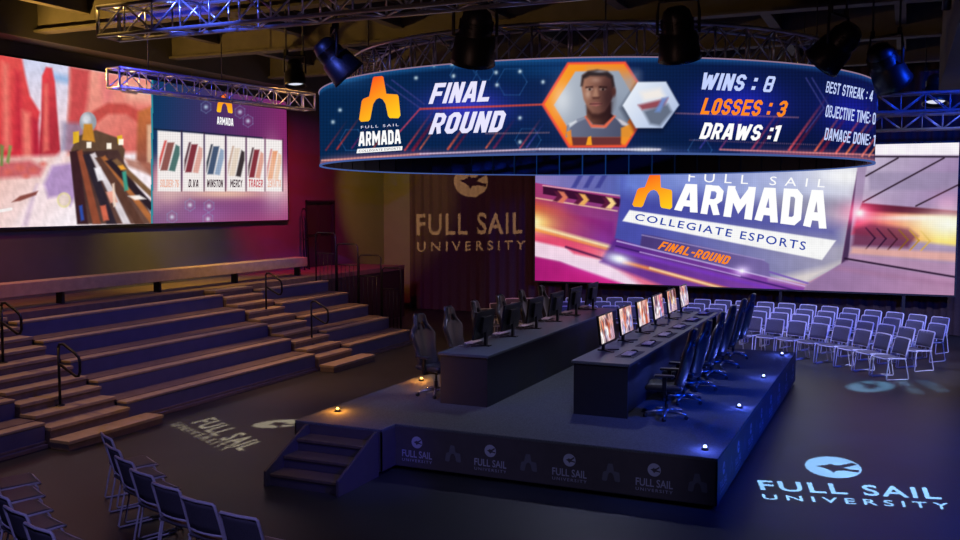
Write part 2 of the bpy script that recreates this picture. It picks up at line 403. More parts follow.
n += 1; struct(f'trim_{n}', MB().box(WX, WX+.7, FY, WY, 6.85, 7.6), M_wall, 'boxed soffit along the top of the left wall', 'soffit')
n += 1; struct(f'trim_{n}', MB().box(.56, 1.6, 12, 22.5, 5.95, 7.9), M_wall, 'boxed duct bulkhead under the ceiling at right', 'bulkhead')

# ================================================================== CURTAIN along the back wall
def curtain(name, x0, x1, y, z0, z1, pitch, label):
    n = int((x1-x0)/pitch*8); vs = []; fs = []
    for i in range(n+1):
        x = x0+(x1-x0)*i/n; ph = 2*math.pi*i/8
        for j, z in enumerate((z0, z0+.06, (z0+z1)/2, z1)):
            a = .04+.012*math.sin(i*.13)
            vs.append((x+.02*math.sin(ph*2+1), y+a*math.sin(ph+.5*math.sin(i*.045)), z))
    for i in range(n):
        for j in range(3):
            fs.append((i*4+j, (i+1)*4+j, (i+1)*4+j+1, i*4+j+1))
    b = MB(); b.add(vs, fs, 0, True); o = b.build(name, M_curt); return props(o, label, 'curtain', None, None)
curtain('stage_curtain', -15.35, -9.9, 28.45, .02, 7.4, .34, 'tall pleated dark curtain behind the gaming desks, left of the big screen')
curtain('stage_curtain', -9.85, 7.8, 28.62, .02, 7.4, .34, 'wide pleated navy curtain hanging behind the big back screen')

# ================================================================== BLEACHERS
XF, DX, ZF, DZ = -11.5, .61, .37, .295
WALKZ = 1.625; WALKX = XF-5*DX+.02
def bleacher(y0, y1, label):
    r = empty('bleacher_section', (XF, (y0+y1)/2, 0)); props(r, label, 'bleacher', 'bleacher sections along the left wall')
    hl = (y1-y0)/2
    MB().box(-.3-4*DX, .08, -hl+.03, hl-.03, 0, .06).box(-.3, .02, -hl, hl, .06, .10).build('base_plinth', M_foot, r, .008)
    for k in range(5):
        x = -DX*k; z = ZF+DZ*k; zt = DZ*k+.10
        MB().box(x-.215, x+.010, -hl, hl, z-.04, z).build('seat_board', M_seatb, r, .008)
        MB().box(x-.05, x, -hl+.01, hl-.01, zt-.02, z-.045).box(x-.22, x-.05, hl-.05, hl-.01, zt-.02, z-.045).box(x-.22, x-.05, -hl+.01, -hl+.05, zt-.02, z-.045).build('riser_panel', M_riser, r)
        if k < 4: MB().box(x-DX+.0, x-.20, -hl, hl, zt+DZ-.05, zt+DZ-.01).build('footboard', M_foot, r, .006)
        MB().box(x-(DX if k < 4 else .4), x-.08, -hl+.06, hl-.06, .10, zt-.03).build('understructure', M_black, r) if k > 0 else None
    return r
bleacher(5.2, 10.0, 'nearest bleacher section at the left edge, cut off by the frame')
bleacher(11.6, 17.03, 'long middle bleacher section between the two stepped aisles')
bleacher(18.4, 21.3, 'short far bleacher section beside the back curtain')
# walkway behind the top row
o = MB().box(WX+.004, WALKX, 5.2, 26.6, WALKZ-.13, WALKZ, 0).box(WX+.004, WALKX-.02, 5.2, 26.6, 0, WALKZ-.13, 1).build('bleacher_walkway', [M_foot, M_doorm])
props(o, 'raised plank walkway along the left wall above the top bench row', 'walkway')
r = empty('long_bench', (-15.1, 13.6, WALKZ)); props(r, 'very long pale bench on the walkway under the left screen', 'bench')
MB().box(-.2, .2, -8.2, 8.15, .25, .50).build('bench_beam', M_seatb, r, .012)
for k in range(7):
    MB().box(-.15, .02, -8.0+k*2.67, -7.94+k*2.67, 0, .25).build('leg', M_black, r)
# stepped aisles
def aisle(y0, y1, label):
    r = empty('aisle_steps', (XF, (y0+y1)/2, 0)); props(r, label, 'steps', 'stepped aisles between bleacher sections')
    hl = (y1-y0)/2-.012
    for j in range(11):
        x = .40-.305*j; z = .1475*(j+1)
        e = (.12, .22, .30) if j == 0 else (0, 0, 0)
        MB().box(x-.335+e[0]*2.7*0-(0 if j else -.07), x+e[0], -hl-e[1]*.3, hl+e[2], z-.05, z, 0).box(x-.32+(0 if j else .07), x-.02+e[0], -hl+.01-e[1]*.3, hl-.01+e[2], max(0.0, z-.1475*2), z-.05, 1).build('step', [M_seatb, M_foot], r, .006)
    return r
aisle(10.0, 11.6, 'stepped bleacher aisle nearer the camera with two handrails')
aisle(17.03, 18.4, 'stepped bleacher aisle farther back with two handrails')
def handrail(x, y, zb, label):
    r = empty('handrail', (x, y, zb)); props(r, label, 'handrail', 'black looped aisle handrails')
    MB().tube([(0, 0, 0), (0, 0, .93)], .022).build('post', M_blackm, r)
    P = [(0, 0, .92), (.03, 0, .97), (.10, 0, .975), (.33, 0, .86), (.42, 0, .79), (.44, 0, .72), (.44, 0, .56), (.41, 0, .50), (.35, 0, .49), (0, 0, .66)]
    MB().tube(P, .022).build('rail_loop', M_blackm, r)
    MB().lathe([(.07, 0), (.07, .012), (.03, .02)], 12).build('base_flange', M_blackm, r)
handrail(-11.97, 10.7, .295+.1475, 'lower black looped handrail in the nearer stepped aisle')
handrail(-13.2, 10.7, .295+.1475*5, 'upper black looped handrail in the nearer stepped aisle at left edge')
handrail(-12.07, 17.75, .295+.1475, 'lower black looped handrail in the farther stepped aisle')
handrail(-13.3, 17.75, .295+.1475*5, 'upper black looped handrail in the farther stepped aisle')
# guard rails stepping down the far end of the last section
GW = ['topmost', 'second highest', 'middle', 'second lowest', 'lowest']
for i, (xa, xb, zt) in enumerate([(-14.40, -13.78, 2.81), (-13.74, -13.10, 2.52), (-13.06, -12.40, 2.24), (-12.36, -11.82, 1.93)]):
    zb = .0
    r = empty('guard_rail', ((xa+xb)/2, 21.42, 0)); props(r, f'{["topmost", "second highest", "third highest", "lowest"][i]} black guard rail panel at the far end of the bleachers', 'guard rail', 'guard rails at the far bleacher end')
    h = (xb-xa)/2
    MB().tube([(-h, 0, 0), (-h, 0, zt-.06), (-h+.06, 0, zt), (h-.06, 0, zt), (h, 0, zt-.06), (h, 0, 0)], .02).build('rail_frame', M_blackm, r)
    q = MB()
    q.tube([(-h, 0, zt-.55), (h, 0, zt-.55)], .014)
    for k in range(1, 5): q.tube([(-h+2*h*k/5, 0, zt-.55), (-h+2*h*k/5, 0, .3)], .008, 6)
    q.build('infill_bars', M_blackm, r)
r = empty('guard_rail', (-16.3, 23.62, WALKZ+.001)); props(r, 'tall narrow black rail on the walkway just left of the dark doorway', 'guard rail')
MB().tube([(.16, -.20, 0), (.02, -.10, 1.72), (.01, -.05, 1.80), (0, .10, 1.80), (0, .15, 1.72), (.10, .12, 0)], .022).build('rail_frame', M_blackm, r)
MB().tube([(.08, -.15, .9), (.05, .135, .9)], .014).build('mid_rail', M_blackm, r)

# ================================================================== STAGE
SX0, SX1, SY0, SY1, SZ = -7.58, -1.92, 11.08, 19.75, .625
ST = empty('stage_platform', ((SX0+SX1)/2, (SY0+SY1)/2, 0)); props(ST, 'low carpeted stage with a logo-printed skirt in the middle of the floor', 'stage')
ox, oy = ST.location.x, ST.location.y
EX = -6.21; EY = 10.71      # the corner bay carrying the steps stands a little forward
deck = MB().prism([(SX0-ox, EY-oy), (EX-ox, EY-oy), (EX-ox, SY0-oy), (SX1-ox, SY0-oy), (SX1-ox, SY1-oy), (SX0-ox, SY1-oy)], .59, SZ)
deck.build('stage_deck', M_carpet, ST, .006)
def skirt_panel(name, p0, p1, pairs, first, gap, scale=1.):
    """vertical skirt between two floor points; prints run left to right."""
    p0 = np.array(p0, float)-np.array((ox, oy)); p1 = np.array(p1, float)-np.array((ox, oy)); d = p1-p0; L = np.linalg.norm(d); d /= L; nrm = np.array((d[1], -d[0]))
    b = MB(); t = .02
    c = [p0, p1, p1-nrm*t, p0-nrm*t]
    b.prism([tuple(x) for x in c], 0.06, .59)
    def put(shape, s0, s1, z0, z1, mi):
        v, f = shape
        vv = [tuple(p0+d*(s0+(s1-s0)*u)+nrm*.003)+(z0+(z1-z0)*w_,) for u, w_ in v]
        b.add(vv, f, mi)
    if name == 'front_skirt': FSs, As = (.33, 1.40, 2.475, 3.545), (.865, 1.93, 3.01, 4.065)
    elif name == 'side_skirt': FSs, As = [.43+1.10*i for i in range(8)], [.98+1.10*i for i in range(7)]
    else: FSs = As = ()
    for q in FSs: put(DISC01, q-.08, q+.08, .325, .485, 1); put(T_FS, q-.225, q+.225, .195, .29, 1); put(T_UN, q-.225, q+.225, .135, .172, 1)
    for q in As: put(AV, q-.115, q+.115, .20, .42, 2)
    return b.build(name, [M_skirt, M_print, M_print2], ST)
skirt_panel('front_skirt', (EX, SY0), (SX1, SY0), 4, .55, .535)
skirt_panel('side_skirt', (SX1, SY0), (SX1, SY1), 8, .36, .55)
skirt_panel('bay_side_skirt', (EX, EY), (EX, SY0), 0, 1, 1)
skirt_panel('bay_front_skirt', (SX0, EY), (EX, EY), 0, 1, 1)
skirt_panel('left_skirt', (SX0, SY1), (SX0, EY), 0, 1, 1)
skirt_panel('rear_skirt', (SX1, SY1), (SX0, SY1), 0, 1, 1)
MB().prism([(SX0-ox+.1, EY-oy+.1), (EX-ox-.1, EY-oy+.1), (EX-ox-.1, SY0-oy+.1), (SX1-ox-.1, SY0-oy+.1), (SX1-ox-.1, SY1-oy-.1), (SX0-ox+.1, SY1-oy-.1)], 0, .59).build('support_frame', M_black, ST)
# steps up to the stage
SS = empty('stage_steps', (-6.80, 10.23, 0)); props(SS, 'short dark flight of steps with side panels at the left front of the stage', 'steps')
for k in range(3):
    y = -.45+.30*k; z = .156*(k+1)
    MB().cbox(-.52, .52, y, y+.32, z-.04, z, .008).build('tread', M_stepw, SS)
    MB().box(-.52, .52, y+.02, y+.04, max(z-.156, 0), z-.04).build('riser', M_skirt, SS)
for sx in (-.56, .52):
    MB().prism([(-.52, 0), (-.52, .20), (.38, .60), (.46, .60), (.46, 0)], sx, sx+.04, 'x').build('side_panel', M_skirt, SS, .004)
# marker lights along the stage edge
for nm, m, pts in (('blue', M_ledB, [(-2.13, 11.42), (-2.13, 14.0), (-2.13, 16.6), (-2.13, 19.25)]), ('amber', M_ledO, [(-7.34, 11.42), (-7.34, 14.0)])):
    for i, (x, y) in enumerate(pts):
        r = empty('stage_marker_light', (x, y, SZ))
        if nm == 'blue': lb = f'blue-white marker light on the right stage edge, {ORD[i]} from the front corner'
        else: lb = ['amber marker light at the left stage edge above the steps', 'amber marker light on the stage floor beside the nearest left chair'][i]
        props(r, lb, 'light', 'small marker lights on the stage edge')
        MB().lathe([(.045, 0), (.045, .02), (.03, .035)], 14).build('housing', M_blackm, r)
        MB().lathe([(.022, .03), (.022, .045), (.012, .058), (0.001, .06)], 12).build('lens', m, r)
        l = bpy.data.lights.new('marker_glow', 'POINT'); l.energy = 9 if nm == 'blue' else 14.; l.color = lin('#5a70ff') if nm == 'blue' else lin('#ffa030'); l.shadow_soft_size = .02
        lo = bpy.data.objects.new('marker_glow', l); COL.objects.link(lo); lo.parent = r; lo.location = (0, 0, .10)

# ================================================================== DESKS and what stands on them
def desk(x0, x1, y0, y1, inner, label):
    cx, cy = (x0+x1)/2, (y0+y1)/2; r = empty('gaming_desk', (cx, cy, SZ)); props(r, label, 'desk', 'two long competition desks')
    hx, hy = (x1-x0)/2, (y1-y0)/2
    MB().cbox(-hx, hx, -hy, hy, .725, .765, .008).build('desktop', M_desk, r)
    for s in (-1, 1): MB().box(-hx+.03, hx-.03, min(s*(hy-.03), s*(hy-.07)), max(s*(hy-.03), s*(hy-.07)), 0, .725).build('end_panel', M_deskp, r)
    xi = inner*(hx-.03)
    MB().box(min(xi, xi-inner*.03), max(xi, xi-inner*.03), -hy+.07, hy-.07, 0, .725).build('front_panel', M_deskp, r)
    xo = -inner*(hx-.10)
    MB().box(min(xo, xo+inner*.03), max(xo, xo+inner*.03), -hy+.07, hy-.07, 0.02, .725).build('inset_panel', M_deskp, r)
    return r
DTOP = SZ+.765
desk(-6.28, -5.46, 12.5, 19.3, 1, 'long dark desk on the left of the stage with monitor backs facing us')
desk(-4.24, -3.40, 12.62, 19.4, -1, 'long dark desk on the right of the stage carrying the lit monitors')

PIC_BASE = None
def monitor_proto():
    r = empty('gaming_monitor')
    TL = Matrix(((1, 0, -.13, .13*.16), (0, 1.06, 0, 0), (0, 0, 1.04, -.012), (0, 0, 0, 1)))
    MB().cbox(-.025, .012, -.335, .335, .13, .545, .008, M=TL).build('bezel', M_mon, r)
    q = MB(); q.cbox(-.07, -.025, -.16, .16, .22, .46, .012, M=TL); q.build('rear_housing', M_mon, r)
    MB().cbox(-.085, -.045, -.035, .035, .01, .36, .008).build('stand_neck', M_mon, r)
    b = MB(); 
    for a in (38, -38):
        M = RZ(rad(a)); b.box(-.05, .25, -.03, .03, 0, .014, 0, TR(-.07, 0, 0) @ M)
    b.box(-.14, .0, -.05, .05, 0, .016); b.build('stand_foot', M_mon, r)
    return r
def display(parent, seed, warm):
    nr, nc = 36, 52; Yv, Zv = np.meshgrid(np.linspace(-.322, .322, nc), np.linspace(.148, .533, nr))
    V = np.stack([np.full_like(Yv, .0135), Yv, Zv], -1)
    X = (Yv+.322)/.644*64; Y = (.533-Zv)/.385*38
    rr = np.random.default_rng(seed)
    p = Paint(X, Y, '#e0a890' if warm else '#c8a8d0')
    p.poly([(-2, -2), (66, -2), (66, 16), (-2, 18)], grad((0, 0), '#f6d6c8', (64, 16), '#c98a86'), 1, 4)
    p.poly([(-2, 20), (66, 18), (66, 40), (-2, 40)], grad((0, 20), '#f4e6e6', (64, 40), '#b98fa6'), 1, 3)
    for k in range(16):
        x = rr.uniform(0, 64); y = rr.uniform(0, 34); w_ = rr.uniform(2, 7); h = rr.uniform(4, 15)
        c = [['#7a2a22', '#c8502e', '#fff2e8', '#3a2030', '#f0b060', '#5a4a9a'], ['#5a2a4a', '#d86a4a', '#f4f0ff', '#30204a', '#7a9af0', '#e06a8a']][0 if warm else 1][rr.integers(6)]
        a = rr.uniform(-.5, .5)
        p.poly([(x-w_+a*h, y-h), (x+w_*.6+a*h, y-h*.8), (x+w_, y+h), (x-w_*.7, y+h*.7)], c, .75, 2.)
    p.glow(rr.uniform(15, 50), rr.uniform(10, 30), 12, 9, '#ffffff', .9)
    p.noise(.25, .5, seed)
    V = V*np.array((1, 1.06, 1.04)); V[..., 0] += .13*.16-.13*(V[..., 2])/1.04; V[..., 2] -= .012
    o = grid_obj('display', V, p.c, parent); return o
mon0 = monitor_proto(); first = True
SEATS = ['nearest', 'second nearest', 'third nearest', 'third farthest', 'second farthest', 'farthest']
for side in ('R', 'L'):
    for k in range(6):
        m = mon0 if first else copy_tree(mon0); first = False
        y = (13.70-.02*k if side == 'R' else 13.38)+1.11*k
        m.location = (-4.03 if side == 'R' else -5.95, y, DTOP); m.rotation_euler = (0, 0, rad(0) if side == 'R' else rad(180))
        lb = f'lit monitor showing a bright game picture, {SEATS[k]} on the right desk' if side == 'R' else f'black monitor seen from behind, {SEATS[k]} on the left desk'
        props(m, lb, 'monitor', 'lit monitors on the right desk' if side == 'R' else 'monitors on the left desk')
for k, m in enumerate([o for o in COL.objects if o.name.startswith('gaming_monitor')]): display(m, 20+k, k % 2 == 0)
# desk mats, keyboards, mice
def keyboard_proto():
    r = empty('gaming_keyboard')
    MB().cbox(-.075, .075, -.2, .2, 0, .018, .005).build('case', M_mon, r)
    b = MB()
    for i in range(5):
        for j in range(15):
            x = -.058+i*.029; yy = -.178+j*.0254
            b.box(x-.011, x+.011, yy-.010, yy+.010, .018, .027)
    b.build('keycaps', M_key, r); return r
def mouse_proto():
    r = empty('gaming_mouse')
    b = bmesh.new(); bmesh.ops.create_uvsphere(b, u_segments=14, v_segments=10, radius=1)
    for v in b.verts:
        z = max(v.co.z, -.15); v.co = Vector((v.co.x*.06, v.co.y*.033*(1-.15*v.co.x), (z+.15)*.032))
    me = bpy.data.meshes.new('shell'); b.to_mesh(me); b.free(); me.materials.append(M_mon); link_mesh('shell', me, r)
    MB().lathe([(.008, -.004), (.008, .004)], 10, M=TR(.03, 0, .034) @ Matrix.Rotation(rad(90), 4, 'X')).build('scroll_wheel', M_key, r); return r
kb0, mo0 = keyboard_proto(), mouse_proto(); f1 = True
for side in ('R', 'L'):
    for k in range(6):
        y = (13.50 if side == 'R' else 13.45)+1.12*k; sg = 1 if side == 'R' else -1; xm = -3.62 if side == 'R' else -6.175
        sd = 'right' if side == 'R' else 'left'
        pad = MB().cbox(-.14, .14, -.33, .33, 0, .005, .002).build('desk_mat', M_pad); pad.location = (xm, y-.02, DTOP); pad.scale.x = 1 if side == 'R' else .68
        props(pad, f'dark cloth desk mat at the {SEATS[k]} seat of the {sd} desk', 'desk mat', f'desk mats on the {sd} desk')
        kb = kb0 if f1 else copy_tree(kb0); kb.location = (xm, y-.09*sg, DTOP+.005); kb.rotation_euler = (0, 0, rad(90*(sg-1)+rng.uniform(-4, 4)))
        props(kb, f'black keyboard on the desk mat at the {SEATS[k]} seat of the {sd} desk', 'keyboard', f'keyboards on the {sd} desk')
        ms = mo0 if f1 else copy_tree(mo0); ms.location = (xm, y+.22*sg, DTOP+.005); ms.rotation_euler = (0, 0, rad(180 if sg > 0 else 0))
        props(ms, f'black mouse on the desk mat at the {SEATS[k]} seat of the {sd} desk', 'mouse', f'mice on the {sd} desk'); f1 = False

# ================================================================== GAMING CHAIRS (local +X is the way the sitter faces)
def bake(o):
    dg = bpy.context.evaluated_depsgraph_get(); dg.update()
    me = bpy.data.meshes.new_from_object(o.evaluated_get(dg)); me.name = o.name; old = o.data; o.modifiers.clear(); o.data = me; bpy.data.meshes.remove(old); return o
def gaming_chair():
    r = empty('gaming_chair')
    # backrest: waisted shell with shoulder wings and two harness openings under the headrest
    zs = [.46, .52, .60, .68, .76, .84, .92, 1.0, 1.06, 1.10, 1.145, 1.19, 1.24, 1.29, 1.33, 1.35]
    ws = [.20, .225, .24, .235, .235, .25, .28, .29, .265, .215, .165, .145, .14, .135, .12, .085]
    us = [-1, -.8, -.55, -.22, 0, .22, .55, .8, 1]
    vs = []; fs = []
    for z, w_ in zip(zs, ws):
        t = (z-.46)/.9
        for u in us:
            wing = .085*abs(u)**2.2*(1-.55*max(0, t-.6)/.4)
            vs.append((-.20-.19*t-.03*math.sin(t*3.1)+wing, u*w_, z))
    nu = len(us)
    for i in range(len(zs)-1):
        for j in range(nu-1):
            if i in (9, 10) and j in (2, 5): continue
            fs.append((i*nu+j, i*nu+j+1, (i+1)*nu+j+1, (i+1)*nu+j))
    b = MB(); b.add(vs, fs, 0, True); o = b.build('backrest', M_leather2, r)
    so = o.modifiers.new('s', 'SOLIDIFY'); so.thickness = .085; so.offset = 0; sb = o.modifiers.new('u', 'SUBSURF'); sb.levels = sb.render_levels = 1
    bake(o); [setattr(p, 'use_smooth', True) for p in o.data.polygons]
    # seat bucket
    vs = []; fs = []
    for i, x in enumerate([-.24, -.15, 0, .15, .24, .28]):
        for j, u in enumerate([-1, -.75, -.4, 0, .4, .75, 1]):
            vs.append((x, u*.265, .455+.05*abs(u)**3-.012*(i == 2)-(.05 if i == 5 else 0)))
    for i in range(5):
        for j in range(6): fs.append((i*7+j, i*7+j+1, (i+1)*7+j+1, (i+1)*7+j))
    b = MB(); b.add(vs, fs, 0, True); o = b.build('seat', M_leather, r)
    so = o.modifiers.new('s', 'SOLIDIFY'); so.thickness = .1; so.offset = 0; sb = o.modifiers.new('u', 'SUBSURF'); sb.levels = sb.render_levels = 1
    bake(o); [setattr(p, 'use_smooth', True) for p in o.data.polygons]
    for s in (-1, 1):
        ar = MB().box(-.03, .03, s*.30-.018, s*.30+.018, .40, .66).box(-.03, .03, min(s*.2, s*.31), max(s*.2, s*.31), .385, .41).build('armrest', M_blackm, r, .006)
        MB().cbox(-.14, .14, s*.30-.05, s*.30+.05, .655, .69, .014).build('arm_pad', M_leather, ar)
    MB().box(-.13, .13, -.12, .12, .375, .405).tube([(0, 0, .11), (0, 0, .25)], .03, 12).tube([(0, 0, .25), (0, 0, .38)], .018, 12).build('gas_column', M_blackm, r)
    bb = MB(); bb.lathe([(.05, .07), (.05, .12), (.03, .135)], 14)
    for k in range(5):
        a = rad(72*k+18); c, s = math.cos(a), math.sin(a)
        bb.tube([(.03*c, .03*s, .105), (.17*c, .17*s, .095), (.31*c, .31*s, .072)], [.030, .024, .017], 8)
    bb.build('star_base', M_metal, r)
    for k in range(5):
        a = rad(72*k+18); M = TR(.31*math.cos(a), .31*math.sin(a), .03) @ RZ(a+.6)
        MB().lathe([(.028, -.022), (.031, -.014), (.031, .014), (.028, .022)], 12, M=M @ Matrix.Rotation(rad(90), 4, 'X')).tube([(0, 0, 0), (0, 0, .045)], .008, 6, M=M).build('caster', M_rubber, r)
    r.scale = (.95, .95, .93)
    return r
gc0 = gaming_chair(); f1 = True
for side in ('R', 'L'):
    for k in range(6):
        g = gc0 if f1 else copy_tree(gc0); f1 = False
        y = (12.98 if side == 'R' else 13.02)+1.115*k
        g.location = (-2.96 if side == 'R' else -6.57, y, SZ)
        g.rotation_euler = (0, 0, rad(180 if side == 'R' else 0)+rad([6, -5, 4, -4, 5, -3][k] if side == 'R' else [-14, -6, 4, -3, 5, 2][k]))
        props(g, f'{"dark blue-lit" if side == "R" else "grey-black"} gaming chair, {SEATS[k]} of the six behind the {"right" if side == "R" else "left"} desk', 'chair', f'gaming chairs behind the {"right" if side == "R" else "left"} desk')

# ================================================================== AUDIENCE CHAIRS (sled base, +X is the way the sitter faces)
def sled_chair():
    r = empty('sled_base_chair')
    b = MB()
    vs = []; fs = []; us = [-1, -.9, -.5, 0, .5, .9, 1]
    for i, (x, z) in enumerate([(-.21, .425), (-.15, .435), (0, .438), (.16, .448), (.215, .44), (.23, .415)]):
        for u in us: vs.append((x, u*.225, z+.012*u*u))
    for i in range(5):
        for j in range(6): fs.append((i*7+j, i*7+j+1, (i+1)*7+j+1, (i+1)*7+j))
    b.add(vs, fs, 0, True); o = b.build('seat', M_seatp, r)
    so = o.modifiers.new('s', 'SOLIDIFY'); so.thickness = .022; so.offset = 0; bake(o)
    MB().tube([(-.21, -.235, .43), (.2, -.235, .45), (.235, -.21, .435), (.24, 0, .43), (.235, .21, .435), (.2, .235, .45), (-.21, .235, .43)], .014, 8).build('seat_rim', M_frame, r)
    xs = [(-.215, .50), (-.235, .58), (-.262, .68), (-.285, .76), (-.295, .805)]
    vs = []; fs = []
    for x, z in xs:
        for u in us: vs.append((x-.03*(1-u*u)+.012, u*.215, z))
    for i in range(4):
        for j in range(6): fs.append((i*7+j, i*7+j+1, (i+1)*7+j+1, (i+1)*7+j))
    b = MB(); b.add(vs, fs, 0, True); o = b.build('backrest', M_mesh, r)
    so = o.modifiers.new('s', 'SOLIDIFY'); so.thickness = .012; bake(o)
    P = [(-.19, -.228, .43), (-.20, -.232, .50), (-.235, -.23, .62), (-.275, -.225, .75), (-.294, -.222, .812), (-.30, -.205, .827), (-.322, 0, .830), (-.30, .205, .827), (-.294, .222, .812), (-.275, .225, .75), (-.235, .23, .62), (-.20, .232, .50), (-.19, .228, .43)]
    b = MB(); b.tube(P, .015, 8); b.tube([(-.2, -.228, .50), (-.225, -.12, .497), (-.232, 0, .496), (-.225, .12, .497), (-.2, .228, .50)], .012, 8); b.build('back_frame', M_frame, r)
    for s in (-1, 1):
        y = s*.235
        MB().tube([(.17, y, .445), (.20, y, .40), (.245, y*1.03, .03), (.235, y*1.03, .012), (-.255, y*1.03, .012), (-.265, y*1.03, .03), (-.19, y, .40), (-.17, y, .43)], .011, 8).build('leg_frame', M_frame, r)
    return r
sc0 = sled_chair(); SCUSED = [False]
def place_sled(x, y, ang, label, group):
    c = copy_tree(sc0) if SCUSED[0] else sc0; SCUSED[0] = True
    c.location = (x, y, 0); c.rotation_euler = (0, 0, ang); props(c, label, 'chair', group); return c
# measured back-top points of the right-hand block, far row to near row, from the stage axis outwards
ROWS = {
 4: [(-5.26, 27.46), (-4.68, 27.46), (-4.09, 27.45), (-3.5, 27.40), (-2.92, 27.32), (-2.34, 27.16), (-1.77, 26.95), (-1.22, 26.70), (-.68, 26.43), (-.16, 26.15), (.36, 25.85), (.86, 25.5)],
 3: [(-5.2, 26.26), (-4.62, 26.27), (-4.03, 26.24), (-3.44, 26.18), (-2.88, 26.07), (-2.32, 25.92), (-1.77, 25.70), (-1.23, 25.45), (-.71, 25.18), (-.21, 24.88), (.29, 24.52), (.76, 24.12)],
 2: [(-5.1, 25.15), (-4.53, 25.17), (-3.94, 25.13), (-3.38, 25.04), (-2.83, 24.91), (-2.3, 24.73), (-1.77, 24.48), (-1.25, 24.17), (-.77, 23.83), (-.31, 23.47), (.12, 23.08), (.51, 22.66)],
 1: [(-3.3, 23.70), (-2.76, 23.52), (-2.23, 23.29), (-1.71, 23.0), (-1.21, 22.66), (-.75, 22.26), (-.33, 21.8), (.04, 21.3)]}
RN = {1: 'front', 2: 'second', 3: 'third', 4: 'back'}
SKIP = set()
for rw, P in ROWS.items():
    N = len(P)
    for i, (x, y) in enumerate(P):
        a, c = P[max(i-1, 0)], P[min(i+1, N-1)]; d = np.array((c[0]-a[0], c[1]-a[1])); d /= np.linalg.norm(d); f = np.array((d[1], -d[0])); fa = math.atan2(f[1], f[0])
        if ('R', rw, i) in SKIP: continue
        place_sled(x+f[0]*.31, y+f[1]*.31, fa, f'silver-framed mesh chair, {ORD[N-1-i]} from the right end of the {RN[rw]} row below the big screen', f'{RN[rw]} row of audience chairs on the right')
MX = 2*-4.75
for rw, P in ROWS.items():
    if rw == 1: continue
    Q = [(MX-x, y) for x, y in P]; N = len(Q); cnt = 0
    for i, (x, y) in enumerate(Q):
        if x > -5.7 or ('L', rw, i) in SKIP: continue
        a, c = Q[max(i-1, 0)], Q[min(i+1, N-1)]; d = np.array((c[0]-a[0], c[1]-a[1])); d /= np.linalg.norm(d); f = np.array((-d[1], d[0])); fa = math.atan2(f[1], f[0])
        place_sled(x+f[0]*.31, y+f[1]*.31, fa, f'silver-framed mesh chair behind the left desk, {ORD[N-1-i]} from the curtain end of the {RN[rw]} row', f'{RN[rw]} row of audience chairs behind the left desk')
# near left block: two arcs facing the stage
for rw, (a0, a1, r0, r1, N) in {1: (-94.0, -119.0, 8.76, 8.05, 7), 2: (-98.0, -119.2, 10.0, 9.36, 7)}.items():
    for i in range(N):
        t = i/(N-1); a = rad(a0+(a1-a0)*t); R_ = r0+(r1-r0)*t
        x, y = -4.73+R_*math.cos(a), 15.4+R_*math.sin(a); fa = a+math.pi
        if ('N', rw, i) in SKIP: continue
        place_sled(x+.31*math.cos(fa), y+.31*math.sin(fa), fa, f'silver-framed chair at lower left, {ORD[N-1-i]} from the bleachers in the {["inner", "corner"][rw-1]} row', f'lower left audience chairs, {["inner", "outer"][rw-1]} row')

# ================================================================== VIDEO WALLS
def Lp(x, y): return atX(x, y, -16.47)
def px_(v): return lambda p: np.array(v)
# ---- left wall screen: a landscape picture beside a team card board
y0, y1, z0, z1 = 11.65, 23.08, 3.11, 6.52
LS = empty('video_wall', (0, 0, 0)); props(LS, 'wide lit video wall on the left wall above the bleachers, red canyon picture and six cards', 'screen')
MB().box(-16.6, -16.475, y0-.05, y1+.05, z0-.05, z1+.05).build('cabinet', M_black, LS)
Yv, Zv = np.meshgrid(np.linspace(y0, y1, 560), np.linspace(z0, z1, 190))
V = np.stack([np.full_like(Yv, -16.47), Yv, Zv], -1); PX, PY = proj(V.reshape(-1, 3)); PX = PX.reshape(Yv.shape); PY = PY.reshape(Yv.shape)
p = Paint(PX, PY, '#e9cfd2')
p.poly([(-90, 40), (160, 60), (160, 150), (-90, 150)], grad((0, 60), '#cfd4ee', (0, 130), '#f0d6dc'))
p.poly([(44, 70), (76, 78), (76, 86), (46, 79)], '#8fb4e2', .8, 3)
p.poly([(70, 66), (152, 80), (152, 158), (66, 158)], grad((80, 80), '#f0a08e', (140, 140), '#d96a62'), 1, 2)
p.poly([(70, 66), (90, 70), (88, 100), (80, 140), (66, 150), (70, 100)], '#c33f44', .85, 3)
p.poly([(100, 76), (116, 78), (112, 100), (104, 104)], '#e2787a', .8, 4)
p.poly([(120, 80), (152, 86), (152, 104), (128, 100)], '#f6b9a2', .8, 5)
p.poly([(84, 128), (92, 112), (108, 103), (126, 104), (142, 112), (150, 124), (140, 124), (126, 114), (108, 114), (96, 124), (92, 150), (84, 150)], '#c24a44', .9, 2)
p.poly([(62, 122), (92, 124), (92, 152), (60, 152)], '#8d86a6', .75, 3)
p.poly([(42, 76), (46, 67), (52, 68), (55, 82), (57, 110), (61, 158), (38, 160), (41, 120)], grad((40, 80), '#e0434a', (60, 120), '#b02f3c'), 1, 1.2)
p.poly([(44, 84), (48, 84), (49, 150), (43, 152)], '#ee7468', .8, 2)
p.poly([(-90, 36), (22, 58), (25, 74), (30, 96), (40, 112), (38, 124), (40, 168), (-90, 172)], grad((0, 70), '#e0504e', (30, 160), '#d02f3e'), 1, 1.5)
